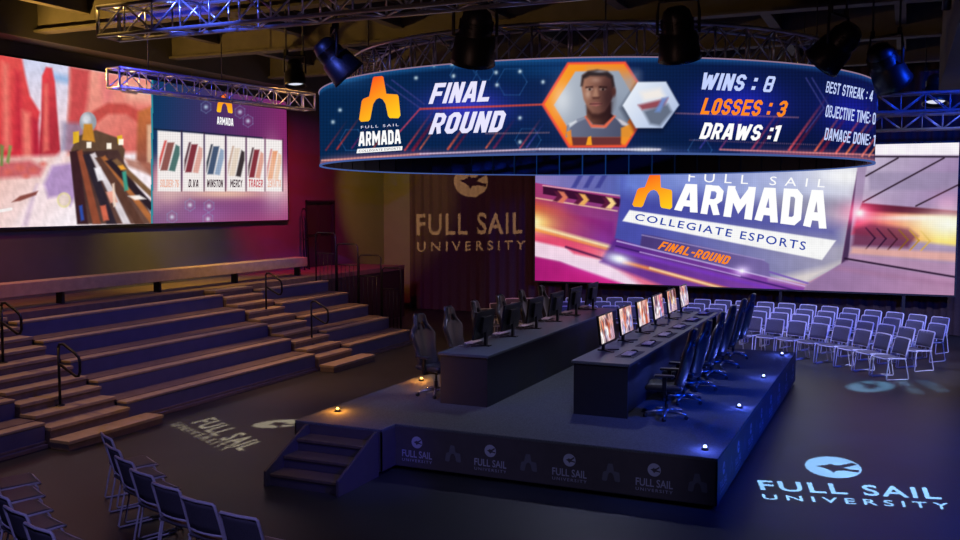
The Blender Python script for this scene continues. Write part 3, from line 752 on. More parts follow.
for (a, c) in (((2, 62, 8, 150), '#f08a78'), ((15, 70, 20, 150), '#b8263a'), ((22, 110, 30, 160), '#f2907c'), ((-20, 60, -8, 150), '#c83a40'), ((32, 118, 38, 164), '#a8203a')):
    p.poly([(a[0], a[1]), (a[2], a[1]+3), (a[2]+3, a[3]), (a[0]+1, a[3])], c, .7, 3)
p.poly([(-90, 160), (152, 152), (152, 250), (-90, 250)], grad((0, 162), '#e9b9ae', (60, 225), '#f6eaf0'), 1, 3)
p.poly([(60, 152), (66, 152), (36, 232), (10, 232), (44, 176)], '#f4dfe2', .9, 3)
p.poly([(-20, 164), (30, 160), (44, 168), (40, 176), (6, 178), (-20, 180)], '#b83a44', .7, 3)
for (x, y, r_) in ((8, 172, 4), (20, 168, 5), (33, 170, 4), (43, 164, 3), (26, 176, 3)): p.ell(x, y, r_, r_*.7, '#d9675e', .9, 2)
p.poly([(0, 144), (4, 146), (3, 166), (0, 166)], '#6f8a48', .9, 1); p.poly([(9, 145), (12, 146), (9, 164), (6, 162)], '#7d9650', .9, 1)
p.poly([(52, 166), (76, 162), (84, 184), (70, 206), (60, 196), (48, 198), (44, 184)], '#a583bd', .85, 2.5)
p.poly([(30, 200), (36, 184), (38, 184), (28, 226), (22, 226)], '#cdb2cc', .7, 2)
p.poly([(12, 202), (20, 196), (38, 191), (36, 195), (20, 201)], '#7c3b33', .9, 1)
p.line((0, 211), (11, 209), 3, '#ffffff', .8)
for r_ in (7, 5.2): p.ell(64, 200, r_, r_*1.1, '#e8dc9a' if r_ > 6 else '#e6cfd2', .8)
p.poly([(138, 112), (152, 106), (152, 176), (136, 160)], grad((138, 110), '#c9733f', (152, 160), '#8d4a3c'), .95, 2)
p.poly([(147, 125), (152, 124), (152, 165), (147, 162)], '#e8c0a0', .8, 1.5)
p.poly([(124, 158), (152, 164), (152, 176), (128, 166)], '#a86a58', .8, 2)
p.line((123, 90), (136, 92), 4, '#2a2430', .9, 1); p.line((138, 92), (150, 94), 2, '#d8c8c0', .8)
# plain machine-like foreground mass of slanted slabs
p.ell(88, 122, 8.5, 10, '#9aa0aa'); p.ell(86, 119, 4, 5, '#e3e4ea', .9, 2)
p.poly([(71, 150), (78, 136), (96, 130), (118, 138), (125, 150), (123, 166), (96, 176), (74, 170)], '#5f4636', 1, 1)
p.poly([(84, 124), (92, 124), (95, 142), (82, 140)], '#c7872e', 1, 1); p.poly([(73, 132), (79, 131), (79, 142), (73, 144)], '#e0b02c'); p.poly([(117, 136), (122, 135), (123, 144), (118, 144)], '#e6b830')
for (x, y) in ((89, 145), (109, 146), (121, 142)): p.poly([(x-2.4, y-3), (x+2.4, y-3), (x+2.4, y+3), (x-2.4, y+3)], '#fff4e4')
p.poly([(70, 152), (118, 150), (156, 224), (78, 224)], grad((72, 160), '#3a2628', (140, 215), '#6a4a40'), 1, 1)
slabs = [(70, 152, 8, '#3a2026'), (77, 150, 5, '#8f4a34'), (83, 152, 7, '#2e2530'), (90, 150, 5, '#d9cfd4'), (95, 152, 6, '#5a3a30'), (101, 150, 4, '#b06a3c'), (105, 152, 7, '#2c2028'), (112, 150, 5, '#7c5a3e')]
for i, (x, y, w_, c) in enumerate(slabs):
    k = .14+.115*i; yb = 224
    p.poly([(x, y+i*1.5), (x+w_, y+i*1.5-2), (x+w_+k*(yb-y), yb), (x+k*(yb-y)-3, yb)], c, 1, 1)
for (x, y, w_, h, c) in ((94, 168, 8, 12, '#f3eef4'), (106, 192, 9, 10, '#e9a08c'), (122, 172, 5, 18, '#3fa08c'), (118, 166, 6, 3, '#ffb03a'), (100, 206, 7, 14, '#d86a50'), (128, 196, 14, 3, '#fff6f0'), (112, 184, 3, 22, '#f2d6c2'), (79, 206, 4, 14, '#2f4fae')):
    p.poly([(x, y), (x+w_*.8, y-1), (x+w_*1.3, y+h), (x+w_*.5, y+h+1)], c, .95, 1)
p.noise(.05, .5, 3)
# team board
a = np.array(p.c); q = Paint(PX, PY, '#203a6a')
q.poly([(140, 60), (300, 80), (300, 240), (140, 240)], grad((155, 100), '#123a66', (286, 120), '#8a2a6e'))
q.poly([(140, 168), (300, 168), (300, 240), (140, 240)], grad((160, 190), '#9a6a96', (286, 215), '#b0487e'), .9, 16)
q.glow(168, 198, 26, 20, '#ffb070', .8); q.glow(280, 190, 22, 30, '#ffb8a0', .85); q.glow(225, 194, 70, 8, '#ffb860', 1); q.poly([(156, 198), (284, 196), (284, 216), (156, 219)], '#7a4a86', .45, 8); q.glow(157, 176, 6, 24, '#ff7a50', .7); q.glow(205, 215, 30, 12, '#6a3a9a', .3)
for (x, y) in ((206, 107), (240, 112), (248, 121), (190, 205), (209, 206), (172, 217), (208, 219)):
    pts = [(x+5.5*math.cos(k*math.pi/3+.5), y+6.2*math.sin(k*math.pi/3+.5)) for k in range(6)]
    for k in range(6): q.line(pts[k], pts[(k+1) % 6], .9, '#8fb0d8', .35)
    q.glow(x, y, 3, 3, '#bfe6ff', .8)
q.line((153, 129), (262, 138), 1.6, '#14203a', .9)
cards = [(157.5, 181, 130.5, '#8a4a44', '#3f6a66', '#d83a34'), (182.7, 203.6, 132.3, '#7a1f2c', '#e7a79a', '#3a1420'), (204.9, 225, 134.3, '#33486a', '#8fa6c6', '#141c2e'), (226.7, 245.6, 136, '#efdcc8', '#2a2024', '#c9a48e'), (246.8, 264.6, 137.6, '#7d1d2a', '#e59a86', '#2c1018'), (265.7, 282.2, 139, '#f07a3c', '#f8c09a', '#c83a3a')]
for (xa, xb, yt, c1, c2, c3) in cards:
    sl = .078
    q.poly([(xa, yt), (xb, yt+(xb-xa)*sl), (xb, 191.6), (xa, 191.2)], '#fff8f6', 1, .7)
    W_ = xb-xa; ym = yt+10
    q.poly([(xa+W_*.12, ym+30), (xa+W_*.42, ym+2), (xa+W_*.72, ym+2), (xa+W_*.42, ym+30)], c1, .9, .8)
    q.poly([(xa+W_*.48, ym+30), (xa+W_*.78, ym+4), (xa+W_*.94, ym+6), (xa+W_*.94, ym+14), (xa+W_*.74, ym+31)], c2, .9, .8)
    q.poly([(xa+W_*.08, ym+18), (xa+W_*.3, ym), (xa+W_*.4, ym), (xa+W_*.08, ym+28)], c3, .8, .8)
    q.line((xb+.5, yt), (xb+.5, 191), 1., '#3a2038', .8)
q.glow(272, 170, 12, 40, '#ffd8d0', .55)
q.grid(2.4, .12)
m_ = (PX > 151.6)[..., None]; p.c = np.where(m_, q.c, a)
p.c = np.where((np.abs(PX-152) < 1)[..., None], np.array(hexc('#2f8a9a')), p.c)
grid_obj('screen', V, p.c, LS)
pu = lambda p_: np.array((.006, 0, 0))
place2d(AV[0], AV[1], [(216.5, 112), (232.5, 113.8), (232.5, 95), (216.5, 93)], Lp, 'emblem', M_or, LS, pu)
place2d(*blockfont('ARMADA'), [(216.8, 124.2), (233.2, 126.2), (233.2, 118.6), (216.8, 116.6)], Lp, 'lettering', M_white, LS, pu)
for i, (t_, m) in enumerate((('SOLDIER: 76', M_pk), ('D.VA', M_dk), ('WINSTON', M_dk), ('MERCY', M_dk), ('TRACER', M_rd), ('ZENYATTA', M_pk))):
    xa, xb, yt = cards[i][:3]; xm = (xa+xb)/2; hw = (xb-xa)*(.24 if i in (1,) else .4 if i != 3 else .33)
    place2d(*blockfont(t_, .19, .1, .15), [(xm-hw, 187.2), (xm+hw, 187.4), (xm+hw, 179.8), (xm-hw, 179.2)], Lp, 'lettering', m, LS, pu)

# ---- back screen
BY = 28.0
BX0, BX1 = atY(535, 280, BY)[0], atY(954, 295, BY)[0]; BZ0, BZ1 = 1.16, 5.18
BS = empty('video_wall', ((BX0+BX1)/2, BY, 0)); props(BS, 'huge bright back video wall reading ARMADA COLLEGIATE ESPORTS above the audience chairs', 'screen')
bx = BS.location.x
MB().box(BX0-.05-bx, BX1+.05-bx, .01, .16, BZ0-.05, BZ1+.05).build('cabinet', M_black, BS)
for k in range(4): MB().box(BX0+1+k*3.2-bx, BX0+1.08+k*3.2-bx, .05, .13, 0, BZ0-.05).build('support_leg', M_black, BS)
Xv, Zv = np.meshgrid(np.linspace(BX0, BX1, 640), np.linspace(BZ0, BZ1, 230))
V = np.stack([Xv, np.full_like(Xv, BY), Zv], -1); PX, PY = proj(V.reshape(-1, 3)); PX = PX.reshape(Xv.shape); PY = PY.reshape(Xv.shape)
V = V-np.array((bx, BY, 0))
p = Paint(PX, PY, '#a8387e')
p.poly([(530, 130), (640, 130), (640, 200), (530, 182)], grad((540, 170), '#8f7fc0', (640, 180), '#4a5cae'))
for x in (576, 588, 600): p.poly([(x+8, 165), (x+13, 165), (x, 188), (x-5, 188)], '#3d3f92', .85, 1)
p.poly([(530, 182), (548, 186), (622, 200), (616, 240), (530, 205)], grad((536, 190), '#a83a72', (616, 220), '#8a3a88'), 1, 1)
p.poly([(543, 186), (622, 199), (619, 207), (543, 194)], '#3a1030'); p.line((543, 185.5), (622, 196), 1.2, '#f0b8c0', .9); p.line((536, 198), (617, 211), 1.4, '#f4c8b0', .9)
for (x, y, c) in ((563, 196, '#e07a60'), (584, 198.5, '#f0b060'), (611, 202, '#ffd890')):
    p.poly([(x-5, y-5), (x+1, y-4), (x+5, y+1.5), (x, y+7), (x-6, y+6), (x-1, y+1)], c, 1, 1); p.poly([(x-9, y-5), (x-5, y-4), (x-1, y+1), (x-6, y+6), (x-10, y+5), (x-6, y)], '#5a1a3a', 1, 1)
p.poly([(530, 207), (614, 222), (614, 240), (700, 270), (760, 300), (530, 300)], grad((540, 214), '#b02a5e', (640, 260), '#6a2a9a'), 1, 2)
p.poly([(530, 200), (560, 206), (610, 238), (616, 250), (560, 238), (530, 226)], grad((535, 210), '#d8542e', (600, 240), '#8a3a9a'), .8, 5)
p.poly([(530, 230), (575, 240), (640, 262), (730, 290), (690, 296), (600, 268), (530, 246)], grad((535, 240), '#e23a6a', (680, 280), '#ff9a9a'), 1, 3)
p.poly([(530, 240), (566, 248), (574, 254), (612, 262), (690, 290), (640, 296), (560, 262), (530, 256)], '#f8e0f0', .95, 1.5)
p.poly([(530, 256), (560, 262), (650, 293), (530, 293)], grad((535, 262), '#a81a74', (620, 290), '#d8288a'), 1, 1.5)
p.poly([(640, 268), (680, 275), (760, 298), (660, 298), (612, 265)], '#e2506e', .8, 3); p.poly([(660, 274), (700, 284), (720, 292), (690, 290)], '#f6b8c8', .8, 3)
p.line((566, 247), (614, 262), 2, '#3a1040', .9, 1)
p.glow(533, 222, 32, 16, '#ffd040', 1, .15); p.glow(530, 222, 14, 9, '#ffffc0', 1)
p.line((533, 226), (700, 272), 4.2, '#ffe9b0', .95, 1.8); p.line((533, 229), (640, 258), 2, '#ff9a40', .9, 1.5)
# central tilted panel
pan = [(622, 120), (875, 120), (857, 172), (841.5, 265), (805, 284), (770, 277), (640, 246), (615, 238), (620, 205)]
p.poly([(616, 236), (648, 244), (800, 286), (860, 300), (700, 300), (600, 262)], grad((620, 245), '#5a2a8a', (800, 292), '#8a4ab0'), .95, 2)
p.poly(pan, grad((640, 235), '#4a50ac', (835, 215), '#a9a4ba'), 1, 1)
p.poly([(622, 120), (875, 120), (857, 172), (852, 200), (760, 200), (640, 198), (622, 190)], grad((640, 185), '#7088dc', (850, 180), '#dfe2f2'), .85, 8)
p.poly([(640, 198), (700, 192), (840, 226), (838, 240), (700, 226), (622, 212)], '#3f44a4', .6, 9); p.poly([(770, 196), (852, 200), (848, 212), (780, 210)], '#8a8aa4', .6, 5)
p.glow(850, 176, 50, 16, '#ffffff', .9); p.glow(690, 150, 60, 22, '#c8d8ff', .7)
p.poly([(823, 268), (842, 262), (806, 285), (770, 279)], '#e2d8d4', .9, 4)
p.poly([(857, 172), (862, 172), (848, 264), (841, 265)], '#4a3158', 1, .8)
p.poly([(629.5, 210), (836, 240.5), (822, 260), (622.5, 221)], '#ffffff', 1, .7)
p.poly([(642, 234), (655, 236), (762, 259.5), (769, 264), (770, 277), (757, 275), (640, 247)], grad((645, 240), '#4a3a7a', (765, 268), '#7a6aa8'), 1, .8); p.line((642, 235), (764, 260), 1, '#a89ad0', .9)
p.line((617, 241), (812, 288), 1.3, '#cbb8f0', .9); p.line((616, 246), (798, 291), 1.6, '#3a1a6a', .9); p.line((616, 250), (780, 291), 3.5, '#7a3ac0', .9, 1.5); p.line((624, 262), (745, 294), 3.4, '#f08a4a', .95, 1.5); p.line((650, 268), (728, 290), 1.8, '#ffe2b0', .95, 1)
p.line((770, 272), (830, 290), 2, '#7a5ab8', .9); p.line((640, 252), (740, 276), 1.2, '#e0b8ff', .8)
p.glow(618, 259, 20, 8, '#c8e0ff', 1, .25); p.glow(620, 259, 8, 4, '#ffffff', 1, .25); p.glow(742, 271, 11, 7, '#c8a8ff', 1); p.glow(742, 271, 3, 2.5, '#ffffff', 1)
p.glow(600, 270, 60, 10, '#e070ff', .35, .3)
# right-hand panels
p.poly([(862, 120), (960, 120), (960, 300), (800, 300), (806, 285), (842, 264), (848, 262)], '#a892b6', 1, .8)
p.poly([(868, 157), (960, 157), (960, 212), (862, 203)], grad((870, 165), '#c4b6d0', (930, 205), '#a48ab4'), 1, 1); p.poly([(868, 172), (960, 172), (960, 190), (870, 190)], '#9a8cae', .7, 2)
p.poly([(870, 140), (960, 140), (960, 155), (867, 155)], '#fdf6ff', 1, .8)
p.line((866, 156.6), (958, 156.8), 1.6, '#1a1020', .95)
for (a_, b_) in (((866, 176), (898, 158)), ((863, 202), (944, 158)), ((916, 206), (958, 185))): p.line(a_, b_, 1.6, '#2a1a2a', .95)
p.poly([(862, 203), (960, 211), (960, 218), (858, 212)], '#5a1a30', .95, 1)
p.poly([(858, 211), (960, 217), (960, 246), (852, 234)], grad((860, 218), '#f0486a', (940, 232), '#ffe060'), 1, 2)
p.poly([(854, 228), (870, 223), (908, 228), (918, 236), (908, 248), (852, 246)], '#6a2a4a', .85, 2.5)
for k in range(6):
    x = 866+k*11; p.line((x, 228+k*.6), (x+9, 238+k*.6), 1.5, ['#2c1230', '#2c1230', '#40182c', '#8a5a1c', '#c08a20', '#e0b040'][k], .9); p.line((x+9, 238+k*.6), (x, 249+k*.3), 1.5, ['#2c1230', '#2c1230', '#40182c', '#8a5a1c', '#c08a20', '#e0b040'][k], .9)
p.poly([(852, 247), (960, 253), (960, 262), (850, 254)], '#f0b0a0', .8, 2)
p.poly([(850, 254), (960, 264), (960, 278), (848, 260)], '#b890b4', .9, 2)
p.line((845, 258.5), (958, 277.5), 2, '#2a1630', .95)
p.poly([(806, 286), (846, 260.5), (960, 279.5), (960, 300), (800, 300)], grad((830, 275), '#9a78a6', (940, 292), '#b88ab0'), 1, 1); p.poly([(840, 266), (960, 284), (960, 288), (834, 270)], '#a87aa0', .7, 2)
p.glow(948, 226, 38, 20, '#fff2d0', 1); p.glow(940, 222, 60, 10, '#ffb0a0', .8); p.glow(859, 213, 30, 17, '#ff2850', 1); p.glow(860, 213, 11, 9, '#ff9aa0', 1); p.glow(859.5, 213, 5, 4.5, '#ffffff', 1); p.glow(910, 218, 50, 4, '#ffd0d8', .9); p.glow(948, 205, 20, 16, '#ff6080', .5)
p.noise(.03, .25, 9)
p.grid(2.2, .06)
grid_obj('screen', V, p.c, BS)
def Bp(x, y): return atY(x, y, BY)-np.array((bx, BY, 0))
pb = lambda p_: np.array((0, -.008, 0))
place2d(AV[0], AV[1], [(632, 206.5), (672, 209.8), (675.5, 174), (638.5, 170.5)], Bp, 'emblem', M_or, BS, pb)
place2d(*glyphs('FULL SAIL', .0, -.1, 1.9), [(687, 181.5), (824.5, 187.5), (827, 179.3), (689, 172)], Bp, 'lettering', M_white, BS, pb)
place2d(*blockfont('ARMADA', .22, .09), [(674, 210.2), (826.5, 229.3), (829, 190.5), (680, 183.5)], Bp, 'lettering', M_white, BS, pb)
place2d(*glyphs('COLLEGIATE ESPORTS', .012, 0, 1.25), [(634.3, 220), (805, 250.5), (806.5, 241.8), (636.3, 213.3)], Bp, 'lettering', M_navy, BS, pb)
place2d(*blockfont('FINAL-ROUND', .2, .12, .2), [(657.5, 248.8), (728.5, 265), (731.5, 256.5), (661.5, 241)], Bp, 'lettering', M_or, BS, pb)

# ================================================================== RING DISPLAY over the stage
Z0, Z1 = 4.205, 5.345
RD = empty('ring_display', (RC[0], RC[1], Z0)); props(RD, 'suspended circular video ring reading FINAL ROUND above the stage', 'screen')
def rloc(v): return np.array(v)-np.array((RC[0], RC[1], Z0))
def ringgrid(a0, a1, nc, nr, R):
    A, Zv = np.meshgrid(np.radians(np.linspace(a0, a1, nc)), np.linspace(Z0, Z1, nr)); return A, Zv, np.stack([RC[0]+R*np.cos(A), RC[1]+R*np.sin(A), Zv], -1)
A, Zv, V = ringgrid(-166, 18, 1380, 112, RR)
PX, PY = proj(V.reshape(-1, 3)); PX = PX.reshape(A.shape); PY = PY.reshape(A.shape)
tt = (Z1-Zv)/(Z1-Z0)
p = Paint(PX, PY, '#0a1f48')
p.poly([(300, 0), (700, 0), (700, 190), (300, 190)], grad((330, 100), '#082a56', (660, 110), '#081e4c'), 1, 1)
p.poly([(640, 0), (900, 0), (900, 190), (640, 190)], grad((650, 100), '#08204a', (880, 110), '#0c1444'), 1, 8)
p.glow(466, 108, 60, 27, '#3a1fd0', .85); p.glow(740, 107, 62, 34, '#1c14c8', .85); p.glow(850, 112, 40, 34, '#1410b0', .7); p.glow(560, 70, 80, 12, '#0a5a9a', .3); p.glow(340, 78, 40, 14, '#3a6ab0', .3)
# hexagon outlines
for (x, y, r_) in ((463, 75, 13), (512, 82, 15), (528, 140, 13), (485, 72, 9), (700, 150, 12), (600, 152, 10), (352, 140, 12)):
    pts = [(x+r_*math.cos(k*math.pi/3), y+r_*math.sin(k*math.pi/3)) for k in range(6)]
    for k in range(6): p.line(pts[k], pts[(k+1) % 6], .8, '#3a7ac0', .45)
for (x, y) in ((434, 65), (453.5, 76), (496, 72.5), (520, 71.5), (497, 85), (543, 82), (520, 118), (520, 142), (416, 78), (340, 110), (333, 122), (452, 64)): p.glow(x, y, 2.6, 2.6, '#d8f0ff', .95)
# slanted neon lines rising to the right in the lower half
for (x, y, L_, c, w_) in ((326, 150, 22, '#8a2a3e', 1.4), (337, 149, 26, '#c83a3a', 1.6), (352, 148, 20, '#7a2a6a', 1.4), (372, 150, 20, '#d84a3a', 1.2), (405, 150, 30, '#d84048', 1.8), (413, 150, 34, '#7a1a3a', 3.2), (420, 149, 24, '#f06a4a', 1.4), (448, 149, 24, '#e05a46', 2.2), (455, 149, 22, '#6a1a3a', 2.4), (486, 148, 20, '#e0604a', 1.6), (494, 148, 22, '#702050', 2.2), (520, 148, 22, '#b8405a', 1.6), (527, 147, 18, '#4a4ab0', 1.4), (700, 148, 30, '#3a3aa0', 1.4), (720, 149, 28, '#8a3a7a', 1.4), (752, 149, 34, '#a83a60', 2.), (758, 150, 30, '#58204a', 2.6), (789, 150, 40, '#e04a5a', 2.4), (794, 151, 36, '#681a3a', 3.), (815, 151, 32, '#ff6a50', 2.), (821, 152, 30, '#7a1a3a', 3.), (836, 153, 34, '#ff5a5a', 2.2), (846, 154, 32, '#ff7a50', 2.), (852, 154, 30, '#7a2040', 2.6), (862, 156, 30, '#ff6a60', 2.), (869, 156, 24, '#ff8a60', 1.6)):
    p.line((x, y), (x+L_*1.0, y-L_*1.4), w_, c, 1., .8, True)
for (x0_, y0_, x1_, y1_) in ((386, 84, 420, 108), (420, 108, 396, 136), (392, 80, 424, 104), (806, 78, 824, 108), (824, 108, 806, 132), (812, 78, 829, 106)): p.line((x0_, y0_), (x1_, y1_), 1.3, '#3a3f8a', .9)
p.line((420, 109), (543, 104.5), 1.7, '#e8503a', .95); p.line((396, 136), (420, 109), 1.4, '#c84058', .9)
for k in range(34):
    p.ell(486+k*1.9, 133.6-k*.03, .55, .55, '#d89a98', .7); 
for k in range(62): p.ell(676+k*2.0, 113.2+k*.07, .6, .6, '#d88a90', .75); p.ell(690+k*2.1, 140+k*.08, .5, .5, '#a0708a', .7)
# glow bands at the lower and upper edges
lowp = np.clip((tt-.86)/.14, 0, 1)
band = np.where(PX < 430, 1, np.where(PX > 740, 1, .55))
cc = np.stack([np.interp(PX, [320, 420, 560, 660, 720, 800, 880], [x_[i] for x_ in [(.95, .45, .35), (.75, .3, .45), (.75, .65, .9), (.5, .5, .85), (.1, .2, .5), (.9, .4, .4), (1., .55, .45)]]) for i in range(3)], -1)
p.c = 1-(1-p.c)*(1-cc*(lowp**2.2*.75*band)[..., None])
up = np.clip((.07-tt)/.07, 0, 1); p.c = 1-(1-p.c)*(1-np.array((.10, .35, .6))*(up*.7)[..., None])
p.line((322, 160.5), (420, 154), 1.6, '#ffb0a0', .9); p.line((420, 154), (540, 149), 1.6, '#f4d0e8', .9); p.line((540, 149), (660, 149.5), 2, '#e8e0ff', .95); p.glow(645, 149.5, 20, 3, '#ffffff', .7); p.line((720, 149.5), (874, 155), 1.5, '#ff9a9a', .85)
p.grid(3.3, .22)
# hexagon frame with a player's portrait
def hx(s, pts, c): s.poly(pts, c, 1, .8)
outer = [(541.5, 104.5), (567.5, 62.3), (625.5, 61.6), (653, 104), (626, 147.5), (568.5, 147.8)]
p.glow(597, 105, 70, 52, '#5a3a80', .35)
hx(p, outer, '#f0503a'); hx(p, [(544.5, 104.5), (569, 64.5), (624, 64), (650, 104), (624.5, 145), (570, 145.5)], grad((560, 70), '#f59a24', (620, 145), '#ef6a20'))
inner = [(554, 105), (575.4, 71.5), (618.5, 70.8), (637.8, 104.5), (619, 137), (573.5, 137.4)]
hx(p, inner, grad((560, 80), '#b4bcc8', (630, 120), '#7f8ba0'))
p.poly([(590, 72), (637, 74), (637, 104), (620, 100)], '#98a4b6', .7, 8); p.glow(562, 100, 14, 22, '#dfe4ea', .5)
# jersey
p.poly([(566, 137), (567, 126), (574, 120.5), (586, 116.5), (592, 128), (604, 128.5), (613, 117), (622, 120), (629, 124), (631, 137)], grad((570, 120), '#6a7088', (628, 135), '#474c66'), 1, .9)
p.poly([(566, 137), (568, 125), (575, 120), (586, 116.5), (586, 118.5), (576, 123), (570, 128), (569, 137)], '#8f95a8', .9, 1)
p.poly([(584.5, 116.5), (586.5, 115.5), (592, 124), (603, 125), (613, 115), (616, 116), (606, 127.8), (591, 127.4)], '#e0694e', 1, .9)
p.poly([(616, 118), (621, 119.5), (629, 124), (631, 128), (622, 125)], '#d8d4dc', .9, 1); p.poly([(568.5, 123.5), (576, 119.8), (577, 122), (570, 127)], '#d8dce4', .9, 1)
# neck, head
p.poly([(587, 104), (611, 102), (611, 113), (613.5, 116), (604, 125), (593, 124.5), (586.5, 117)], grad((588, 110), '#744a3c', (610, 112), '#2c181c'), 1, 1)
p.poly([(581, 84), (582.5, 75), (588, 71.5), (597, 70.2), (607, 71.5), (612.5, 76), (614, 84), (613, 96), (610, 104), (604.5, 112), (598, 114.2), (592.5, 113.6), (587.5, 108), (583.5, 99)], grad((584, 90), '#a0705c', (613, 92), '#4a2b2c'), 1, 1)
p.ell(613.8, 91.5, 2.2, 5, '#5a3430', 1, 1)
p.poly([(580.8, 86), (582, 75.5), (588, 71), (597, 69.6), (607.5, 71), (613, 76), (614.6, 86), (612.5, 87), (611, 79), (605, 76), (590, 76), (584, 79), (582.5, 86)], '#2a2226', .95, 1.4); p.glow(600, 71.5, 9, 2, '#b8bcc8', .5)
p.poly([(585.5, 86.6), (593, 86), (593, 87.8), (585.5, 88.3)], '#3a2020', .9, .8); p.poly([(599, 86), (607, 86.4), (607, 88.4), (599, 87.8)], '#2c1818', .9, .8)
for x in (589.5, 602.8): p.ell(x, 89.3, 2.6, 1.0, '#b8a49c', .75, .8); p.ell(x+.2, 89.4, 1.2, 1.2, '#1c1010', 1, .6)
p.poly([(594.5, 88), (597, 88), (598.5, 96.5), (595.8, 98), (592.3, 97)], '#b98a72', .7, 1.4); p.poly([(592, 97), (600, 96.8), (599, 98.8), (593, 99)], '#4c2a28', .85, 1)
p.poly([(590, 103.4), (595.5, 102.2), (601, 103), (602.5, 104), (596, 106.4), (590.5, 105)], '#a0605c', .95, .9); p.line((590, 104), (602, 103.8), .9, '#3a1c20', .9)
p.glow(588, 94, 4, 6, '#d8a890', .45); p.glow(596, 80, 7, 4, '#c89a86', .35); p.ell(608, 97, 6, 13, '#2c1a1e', .5, 4); p.poly([(586, 106), (592, 113), (599, 114), (606, 111), (612, 103), (612, 112), (604, 119), (592, 119), (587, 113)], '#2a171a', .55, 2)
# emblem strip across the chest
p.poly([(571, 137), (622, 137), (621, 145), (573, 145.5)], '#5a2a34', .9, 1); p.poly([(586, 145), (588, 137), (591, 136), (592, 145)], '#f5a024'); p.poly([(566, 132), (571, 130), (572, 143), (569, 143)], '#f08a2a', .9); p.poly([(621, 128), (630, 124), (634, 132), (625, 145), (621, 143)], '#f0952a', .9, 1)
# small white hexagon, plain abstract fill
h2 = [(622.6, 105.4), (637.6, 82), (666, 81.7), (679.2, 105), (662.6, 128), (635.8, 128)]
p.poly([(x-1, y+3) for x, y in h2], '#050a1c', .6, 4); hx(p, h2, grad((630, 90), '#e6edf8', (670, 120), '#b4c4e4'))
p.poly([(640, 92), (660, 88), (666, 98), (644, 101)], '#f2ebe4', .95, 3); p.poly([(638, 105), (668, 98), (664, 107), (642, 110)], '#8c3a44', .9, 1.6)
p.poly([(643, 111), (668, 104), (672, 112), (660, 126), (650, 124)], '#5a6478', .9, 2); p.poly([(662, 98), (668, 97), (660, 112), (655, 112)], '#6f8fd0', .9, 1.5)
p.c = p.c*(1-.0)
grid_obj('screen', V-np.array((RC[0], RC[1], Z0)), p.c, RD)
A2, Zv2, V2 = ringgrid(18, 194, 180, 12, RR); C2 = np.zeros(V2.shape); C2[:] = hexc('#0d2c62'); C2[:, ::12] *= .7
grid_obj('screen', V2-np.array((RC[0], RC[1], Z0)), C2, RD)
hgt = Z1-Z0
MB().lathe([(RR-.015, -.02), (RR+.012, -.02), (RR+.012, .004), (RR-.015, .004)], 160, full=True).build('bottom_rim', M_edge2, RD)
MB().lathe([(RR-.03, hgt-.004), (RR+.012, hgt-.004), (RR+.012, hgt+.010), (RR-.03, hgt+.010)], 160, full=True).build('top_rim', M_edge, RD)
b = MB()
for k in range(56):
    a0, a1 = 2*math.pi*(k+.03)/56, 2*math.pi*(k+.97)/56; R_ = RR-.02; r_ = RR-.10
    P4 = [(R_*math.cos(a0), R_*math.sin(a0)), (R_*math.cos(a1), R_*math.sin(a1)), (r_*math.cos(a1), r_*math.sin(a1)), (r_*math.cos(a0), r_*math.sin(a0))]
    b.prism(P4, .0, hgt-.02)
b.build('inner_panel', M_fix, RD)
def Rp(x, y): return atRing(x, y, RR+.010)-np.array((RC[0], RC[1], Z0))
pz = lambda p_: np.zeros(3)
def rtext(t, q, m, bold=.03, shear=.22, sp=1., nm='lettering'): place2d(*(blockfont(t, .21 if bold > .02 else .17, .10, shear*.9) if sp == 1 else glyphs(t, bold, shear, sp)), q, Rp, nm, m, RD, pz)
rtext('FINAL', [(428.5, 104), (489, 101.3), (490.5, 80.6), (431.5, 83.4)], M_lav)
rtext('ROUND', [(428.5, 134.3), (504.5, 131.8), (506.5, 110.5), (431.5, 113.2)], M_lav)
rtext('WINS : 8', [(701.5, 89.4), (774, 92.8), (776, 76), (703.5, 72.3)], M_ice)
rtext('LOSSES : 3', [(700, 114.2), (786.5, 117.2), (788.5, 100.8), (702.5, 97.8)], M_or)
rtext('DRAWS :1', [(699, 138.8), (780, 141.4), (782, 125.4), (701.5, 122.4)], M_white)
rtext('BEST STREAK : 4', [(825.5, 92.5), (872.3, 101.5), (873.3, 90.6), (827, 80.8)], M_ice, .012, .1)
rtext('OBJECTIVE TIME: 0', [(825, 116.8), (875.6, 124.8), (876, 113), (826.5, 104.6)], M_ice, .012, .1)
rtext('DAMAGE DONE: 1', [(824, 139.8), (875.2, 146.4), (875.8, 135.2), (825.5, 127.6)], M_ice, .012, .1)
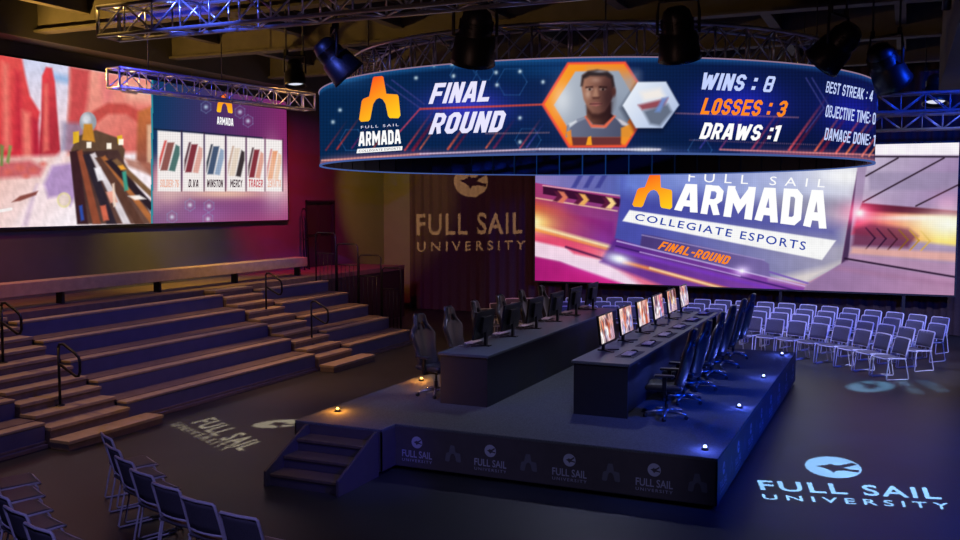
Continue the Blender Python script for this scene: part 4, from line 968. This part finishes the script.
# emblem with ARMADA lettering at the left of the ring
def gmat(name, c0, c1):
    m = bpy.data.materials.new(name); m.use_nodes = True; nt = m.node_tree; nt.nodes.clear()
    o = nt.nodes.new('ShaderNodeOutputMaterial'); e = nt.nodes.new('ShaderNodeEmission'); r = nt.nodes.new('ShaderNodeValToRGB'); t = nt.nodes.new('ShaderNodeTexCoord'); s = nt.nodes.new('ShaderNodeSeparateXYZ')
    nt.links.new(t.outputs['Generated'], s.inputs[0]); 
    a_ = nt.nodes.new('ShaderNodeMath'); a_.operation = 'MULTIPLY_ADD'; a_.inputs[1].default_value = -.45; nt.links.new(s.outputs['X'], a_.inputs[0]); nt.links.new(s.outputs['Z'], a_.inputs[2])
    b_ = nt.nodes.new('ShaderNodeMath'); b_.operation = 'MULTIPLY_ADD'; b_.inputs[1].default_value = .8; b_.inputs[2].default_value = .36; nt.links.new(a_.outputs[0], b_.inputs[0]); nt.links.new(b_.outputs[0], r.inputs[0])
    nt.links.new(r.outputs[0], e.inputs[0]); nt.links.new(e.outputs[0], o.inputs[0])
    r.color_ramp.elements[0].color = (*lin(c0), 1); r.color_ramp.elements[1].color = (*lin(c1), 1); return m
M_ag = gmat('lit_orange_emblem', '#ffd21e', '#ff5a1e')
for o in COL.objects:
    if o.name.split('.')[0] == 'emblem': o.data.materials[0] = M_ag
place2d(AV[0], AV[1], [(359, 122), (400.5, 118.5), (400, 74.5), (359.5, 78)], Rp, 'emblem', M_ag, RD, pz)
rtext('FULL SAIL', [(361, 128.6), (398.5, 126), (398.5, 123.4), (361, 126)], M_lav, 0, 0, 1.4)
rtext('ARMADA', [(358.3, 146.3), (401, 143.6), (400.5, 129.4), (359, 132)], M_white, .035, 0)
sq = (np.array([(k/12, j) for k in range(13) for j in (0, 1)], float), [[2*k, 2*k+2, 2*k+3, 2*k+1] for k in range(12)])
place2d(*sq, [(356.5, 153.3), (402, 150.2), (402.5, 146.2), (357.5, 149)], Rp, 'caption_bar', M_white, RD, pz)
def Rp2(x, y): return atRing(x, y, RR+.016)-np.array((RC[0], RC[1], Z0))
place2d(*glyphs('COLLEGIATE ESPORTS', .005, 0, 1.1), [(358.5, 152.3), (400.5, 149.5), (400.5, 147.2), (359, 149.9)], Rp2, 'lettering', M_dk, RD, pz)

# ================================================================== TRUSSES
def box_truss(p0, p1, size, label, m, bay=None, cat='truss'):
    p0, p1 = Vector(p0), Vector(p1); L = (p1-p0).length; mid = (p0+p1)/2; d = (p1-p0).normalized()
    r = empty('lighting_truss', mid); props(r, label, cat, None)
    side = d.cross(Vector((0, 0, 1))).normalized(); up = Vector((0, 0, 1)); h = size/2
    def P(t, a, c): return d*t+side*(a*h)+up*(c*h)
    for a, c in ((1, 1), (1, -1), (-1, 1), (-1, -1)): MB().tube([P(-L/2, a, c), P(L/2, a, c)], .026, 8).build('chord', m, r)
    n = max(2, round(L/(bay or size*1.25))); b = MB()
    for i in range(n):
        t0, t1 = -L/2+L*i/n, -L/2+L*(i+1)/n; tm = (t0+t1)/2
        for f in range(4):
            c0, c1 = [((1, -1), (1, 1)), ((-1, -1), (-1, 1)), ((1, 1), (-1, 1)), ((1, -1), (-1, -1))][f]
            A_, B_ = (c0, c1) if i % 2 == 0 else (c1, c0)
            b.tube([P(t0, *A_), P(t1, *B_)], .013, 6)
            if f < 2 or i % 2 == 0: b.tube([P(t1, *c0), P(t1, *c1)], .012, 6)
    b.build('lacing', m, r)
    for t in (-L/2, L/2):
        e = MB(); q = [P(t, 1, 1), P(t, -1, 1), P(t, -1, -1), P(t, 1, -1)]; e.tube(q, .028, 8, True); e.build('end_frame', m, r)
    for k in (.15, .5, .85): MB().tube([P(-L/2+L*k, 0, 1), P(-L/2+L*k, 0, 1)+Vector((0, 0, 7.99-mid.z-h))], .012, 6).build('hanger', M_black, r)
    return r
box_truss((-9.45, 9.4, 5.9), (3.0, 9.4, 5.9), .36, 'long purple-lit box truss crossing the top of the photo, nearest of the trusses', M_truss)
e0 = atZ(113, 67, 6.20); e1 = atZ(309, 94, 6.20)
box_truss((e0[0], e0[1], 6.0), (e1[0], e1[1], 6.0), .37, 'blue-lit box truss hanging in front of the left video wall', M_truss)
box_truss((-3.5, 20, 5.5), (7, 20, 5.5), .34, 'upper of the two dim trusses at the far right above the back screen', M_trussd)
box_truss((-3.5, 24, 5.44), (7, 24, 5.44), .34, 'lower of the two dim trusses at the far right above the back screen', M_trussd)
# circular truss on top of the video ring
r = empty('circular_truss', (RC[0], RC[1], 5.40)); props(r, 'circular box truss riding above the video ring', 'truss')
RO, RI, TH = 3.92, 3.50, .46; N = 52
def cp(R_, k, z): a = 2*math.pi*k/N; return (R_*math.cos(a), R_*math.sin(a), z)
for R_ in (RO, RI):
    for z in (0, TH): MB().tube([cp(R_, k/2, z) for k in range(2*N)], .024, 8, True).build('chord', M_truss, r)
b = MB(); c = MB()
for k in range(N):
    for R_ in (RO, RI): b.tube([cp(R_, k, 0), cp(R_, k, TH)], .014, 6)
    b.tube([cp(RO, k, 0), cp(RI, k, 0)], .011, 6); b.tube([cp(RO, k, TH), cp(RI, k, TH)], .011, 6)
    c.tube([cp(RO, k, 0), cp(RO, k+1, TH)], .011, 6); c.tube([cp(RO, k, TH), cp(RO, k+1, 0)], .011, 6)
    c.tube([cp(RI, k, 0), cp(RI, k+1, TH)], .011, 6); c.tube([cp(RO, k, TH), cp(RI, k+1, TH)], .010, 6)
b.build('upright', M_truss, r)['kind'] = 'stuff'; c.build('lacing', M_truss, r)
for k in range(0, N, 4): MB().tube([cp(RO, k, 0), cp(RR-.06, k, -.06)], .016, 6).build('ring_bracket', M_trussd, r)
for k in range(3, N, 13): MB().tube([cp(3.7, k, TH), cp(3.7, k, 2.59)], .012, 6).build('hanger', M_black, r)

# ================================================================== HANGING STAGE LIGHTS
def stage_light_proto():
    r = empty('stage_light')                                  # origin at the tilt pivot; local -Z is the beam axis of the head
    return r
def stage_light(loc, aim, size, label, lit=True):
    r = empty('stage_light', loc); props(r, label, 'light', 'black stage lights hanging around the video ring')
    aim = Vector(aim).normalized(); q = aim.to_track_quat('-Z', 'Y').to_matrix().to_4x4(); s = size
    hd = MB()
    hd.lathe([(.02*s, .50*s), (.16*s, .49*s), (.24*s, .43*s), (.28*s, .30*s), (.30*s, .06*s), (.31*s, .02*s), (.35*s, 0), (.40*s, -.42*s), (.42*s, -.50*s), (.385*s, -.50*s), (.37*s, -.40*s)], 28, M=q)
    for k in range(5): hd.lathe([(.285*s, (.12+.035*k)*s), (.315*s, (.125+.035*k)*s), (.285*s, (.13+.035*k)*s)], 28, M=q)
    h = hd.build('head', M_fix, r)
    MB().lathe([(.001, -.40*s), (.20*s, -.405*s), (.372*s, -.395*s)], 24, M=q).build('lens', M_lens if lit else M_fix, h)
    ax = aim.cross(Vector((0, 0, 1))); ax = ax.normalized() if ax.length > .05 else Vector((1, 0, 0))
    y = MB(); a = ax*(.40*s); top = Vector((0, 0, .62*s))
    y.tube([a*.75, a, a+top*.6, a*.92+top, -a*.92+top, -a+top*.6, -a, -a*.75], .022*s+.006, 6); y.build('yoke', M_black, r)
    for sg in (-1, 1):
        MB().box(-.03, .03, -.03, .03, .60*s, .60*s+.10, 0, Matrix.Translation(a*.8*sg)).build('clamp', M_blackm, r)
        MB().tube([a*.8*sg+top, a*.8*sg+Vector((0, 0, 7.99-loc[2]))], .016, 6).build('drop_pipe', M_black, r)
    return r
stage_light((-4.46, 9.84, 5.47), (-.30, .40, -1), .62, 'black stage light hanging over the ring above FINAL')
stage_light((-2.43, 10.96, 5.53), (.0, .42, -1), .60, 'black stage light hanging over the ring left of WINS')
stage_light((-.83, 12.77, 5.56), (-.75, .35, -.75), .60, 'tilted black stage light over the ring above BEST STREAK')
stage_light((-.31, 14.1, 5.46), (.30, .5, -.62), .62, 'black stage light beyond the right end of the ring')
stage_light((-7.37, 11.49, 5.62), (.55, .45, -.8), .62, 'brown-lit black stage light at the left end of the ring')
stage_light((-9.93, 14.18, 5.9), (.12, -.1, -1), .48, 'small stage light left of the ring above the left video wall')
stage_light((.55, 24.35, 6.2), (0, -.25, -1), .7, 'distant stage light above the right-hand trusses', True)

# ================================================================== LOGO PROJECTORS (real cut-out plates in front of a tiny lamp)
def edges_of(v, f):
    cnt = {}
    for fc in f:
        for i in range(len(fc)):
            e = tuple(sorted((fc[i], fc[(i+1) % len(fc)]))); cnt[e] = cnt.get(e, 0)+1
    return [e for e, c in cnt.items() if c == 1]
def gobo(L, shapes, power, color, soft, label, dist=.22):
    """shapes: list of (world points, edges); each becomes an opening of the plate."""
    L = np.array(L, float); allp = np.concatenate([s[0] for s in shapes]); ctr = allp.mean(0); ax = ctr-L; ax /= np.linalg.norm(ax)
    u = np.cross(ax, (0, 0, 1)); u /= np.linalg.norm(u); v = np.cross(u, ax)
    R_ = 0; K = 1000.; pts = []; ed = []
    for P, E in shapes:
        d = P-L; t = dist/(d@ax); d = d*t[:, None]; a = d@u*K; c = d@v*K; R_ = max(R_, np.sqrt(a*a+c*c).max()); n0 = len(pts)
        pts += list(zip(a, c)); ed += [(n0+e[0], n0+e[1]) for e in E]
    R_ = R_*1.25+5; n = 48; n0 = len(pts); pts += [(R_*math.cos(2*math.pi*k/n), R_*math.sin(2*math.pi*k/n)) for k in range(n)]; ed += [(n0+k, n0+(k+1) % n) for k in range(n)]
    fv, ff = cdt_fill(pts, ed)
    M = Matrix([[u[0]/K, v[0]/K, -ax[0], ax[0]*dist], [u[1]/K, v[1]/K, -ax[1], ax[1]*dist], [u[2]/K, v[2]/K, -ax[2], ax[2]*dist], [0, 0, 0, 1]])
    me = bpy.data.meshes.new('gobo_plate'); me.from_pydata([tuple(M @ Vector((p[0], p[1], 0))) for p in fv], [], ff); me.materials.append(M_black)
    r = empty('logo_projector', L); props(r, label, 'projector', 'logo projectors under the ceiling')
    link_mesh('gobo_plate', me, r)
    rt = R_/K; Q = Matrix([[u[0], v[0], ax[0], 0], [u[1], v[1], ax[1], 0], [u[2], v[2], ax[2], 0], [0, 0, 0, 1]])
    MB().lathe([(.02, -.12), (rt+.012, -.12), (rt+.012, dist+.06), (rt, dist+.06), (rt, -.11), (.02, -.11)], 24, M=Q).build('housing', M_fix, r)
    MB().tube([(0, 0, rt), (0, 0, 7.99-L[2])], .015, 6).build('drop_pipe', M_black, r)
    l = bpy.data.lights.new('projector_lamp', 'SPOT'); l.energy = power; l.color = lin(color); l.shadow_soft_size = soft
    l.spot_size = 2*math.atan(rt*1.0/dist)*1.02; l.spot_blend = 0
    lo = bpy.data.objects.new('projector_lamp', l); COL.objects.link(lo); lo.parent = r
    lo.rotation_euler = Vector(ax).to_track_quat('-Z', 'Y').to_euler()
    return r
def shape_px(vf, q, toW):
    v, f = vf; px = quad_map(v, q); return np.array([toW(x, y) for x, y in px]), edges_of(v, f)
G_FS = glyphs('FULL SAIL', .016, 0, 1.15); G_UN = glyphs('UNIVERSITY', .010, 0, 1.5)
toF = lambda x, y: atZ(x, y, 0)
toC = lambda x, y: atY(x, y, 28.42)
def disc_q(cx, cy, ux, uy, vx, vy): return [(cx-ux-vx, cy-uy-vy), (cx+ux-vx, cy+uy-vy), (cx+ux+vx, cy+uy+vy), (cx-ux+vx, cy-uy+vy)]
gobo((-.5, 11.2, 6.9), [shape_px(DISC01, disc_q(833.3, 467.3, 28.3, 2.0, -1.5, -10.6), toF), shape_px(G_FS, [(761, 490), (942, 499.5), (938, 488), (757, 480)], toF), shape_px(G_UN, [(763.5, 499), (950, 509.5), (948, 503), (761.5, 494)], toF)], 115000, '#9ad4ff', .0002, 'projector casting the sharp blue university logo on the right floor')
gobo((.5, 16.8, 6.9), [shape_px(DISC01, disc_q(870.5, 386.5, 0, -5.5, -23, .5), toF), shape_px(G_FS, [(924, 394), (903, 381.5), (926, 379), (951, 390)][0:1]+[(905, 380.5), (894, 380.5), (912, 393)], toF), shape_px(G_UN, [(950, 391), (930, 380), (917, 380.5), (936, 392)], toF)], 40000, '#90d0f4', .0025, 'projector casting the blurred logo on the floor by the right chairs')
gobo((-9.2, 11.0, 6.95), [shape_px(DISC01, disc_q(279, 423.7, 8, 8.5*.0+3, 25, -3.0), toF), shape_px(G_FS, [(191, 423), (240, 451), (264, 443), (214, 417)], toF), shape_px(G_UN, [(170, 425), (224, 451), (232, 447), (180, 422)], toF)], 30000, '#f0dcae', .0012, 'projector casting the blurred warm logo on the left floor')
gobo((-10.6, 10.0, 6.95), [shape_px(DISC01, disc_q(470.5, 181, 17, .3, 0, -16), toC), shape_px(G_FS, [(416.5, 235.5), (522, 233.7), (522, 212), (416.5, 213.5)], toC), shape_px(G_UN, [(417, 251.5), (525, 249.5), (525, 240), (417, 241.8)], toC)], 62000, '#e8c880', .0002, 'projector casting the tan university logo on the curtain', .3)

# ================================================================== HOUSE LIGHT
def spot(loc, target, power, color, ang, blend=.6, radius=.05):
    l = bpy.data.lights.new('wash', 'SPOT'); l.energy = power; l.color = lin(color); l.spot_size = rad(ang); l.spot_blend = blend; l.shadow_soft_size = radius
    o = bpy.data.objects.new('wash', l); COL.objects.link(o); o.location = loc
    o.rotation_euler = (Vector(target)-Vector(loc)).to_track_quat('-Z', 'Y').to_euler(); return o
spot((3.8, 17, 6.8), (.4, 17, 0), 2600, '#0a48ff', 50, 1)
spot((5.0, 11, 6.8), (1.0, 13.2, 0), 9500, '#0a48ff', 64, 1)                  # floor at right, blue
spot((4.5, 19, 6.8), (-1.0, 24.8, .6), 4200, '#b8bcf0', 60)                    # right audience block
spot((-6.0, 19.5, 6.9), (-1.5, 24.5, .5), 1700, '#b0b2f0', 60)
spot((3.0, 21.0, 6.9), (0, 28.6, 1.0), 2200, '#1440c0', 80)                    # navy curtain
spot((-4.8, 15.3, 5.0), (-4.8, 14.6, 0), 480, '#b0b6dc', 110, .8)              # inside the ring, down on the stage
spot((-1.0, 7.0, 6.9), (-4.8, 11.2, .4), 1200, '#a0a0d0', 42)                   # stage front
spot((-9.5, 11.6, 5.9), (-13.0, 11.2, .9), 420, '#5a58d8', 100)                # bleacher fronts, blue
spot((-9.5, 16.8, 5.9), (-13.0, 16.6, .9), 420, '#5a58d8', 100)
spot((-13.6, 9.0, 7.3), (-13.4, 12.5, 1), 700, '#ffc47c', 100)                 # bleacher tops, warm
spot((-13.2, 18.6, 7.3), (-13.0, 18.6, 1), 1000, '#ffb868', 80)
spot((-13.4, 20.4, 5.6), (-16.6, 23.3, 3.2), 1300, '#ff2458', 80, 1)           # red on the left wall
spot((-14.3, 17.0, 5.6), (-16.6, 18.2, 2.3), 1000, '#c8a828', 80, 1)            # yellow
spot((-13.8, 10.5, 5.6), (-16.6, 12.0, 2.6), 520, '#d01840', 80, 1)
spot((-11.5, 21.5, 6.9), (-16.2, 28.8, 3.4), 4200, '#a88c1c', 34)              # olive on the far corner
spot((-9.5, 9.0, 7.0), (-9.0, 12.6, 0), 480, '#c89848', 62)                    # floor at left
spot((-11.0, 14.0, 6.9), (-13, 28.5, 1.4), 4200, '#a85470', 34)                # curtain
spot((-5.0, 3.5, 7.4), (-6.4, 9.4, 5.75), 3400, '#8474ff', 56)                  # near truss
spot((-11.0, 11.0, 7.2), (-13.6, 16.2, 5.95), 1700, '#3440ff', 46)                  # truss by the left screen
spot((-15.4, 12.0, 5.4), (-11.5, 17, 8), 2200, '#a88038', 110)                 # roof at left
spot((-4.0, 3.0, 4.6), (-5, 14, 8), 500, '#7a5a50', 80)                        # roof in the middle
spot((3.6, 13.5, 6.3), (-2, 20, 8), 5200, '#1244ff', 110)                        # roof at right
spot((-4.0, 1.0, 6.5), (-7.0, 7.4, .6), 700, '#9890f0', 50)                    # near left chairs
spot((-8.2, 8.0, 6.9), (-6.6, 15, 1.4), 1300, '#5064e8', 46)                    # left gaming chairs
spot((1.5, 6.5, 5.2), (-6.35, 10.45, .3), 2300, '#2418ff', 12, .8)               # blue kick on the step side panel
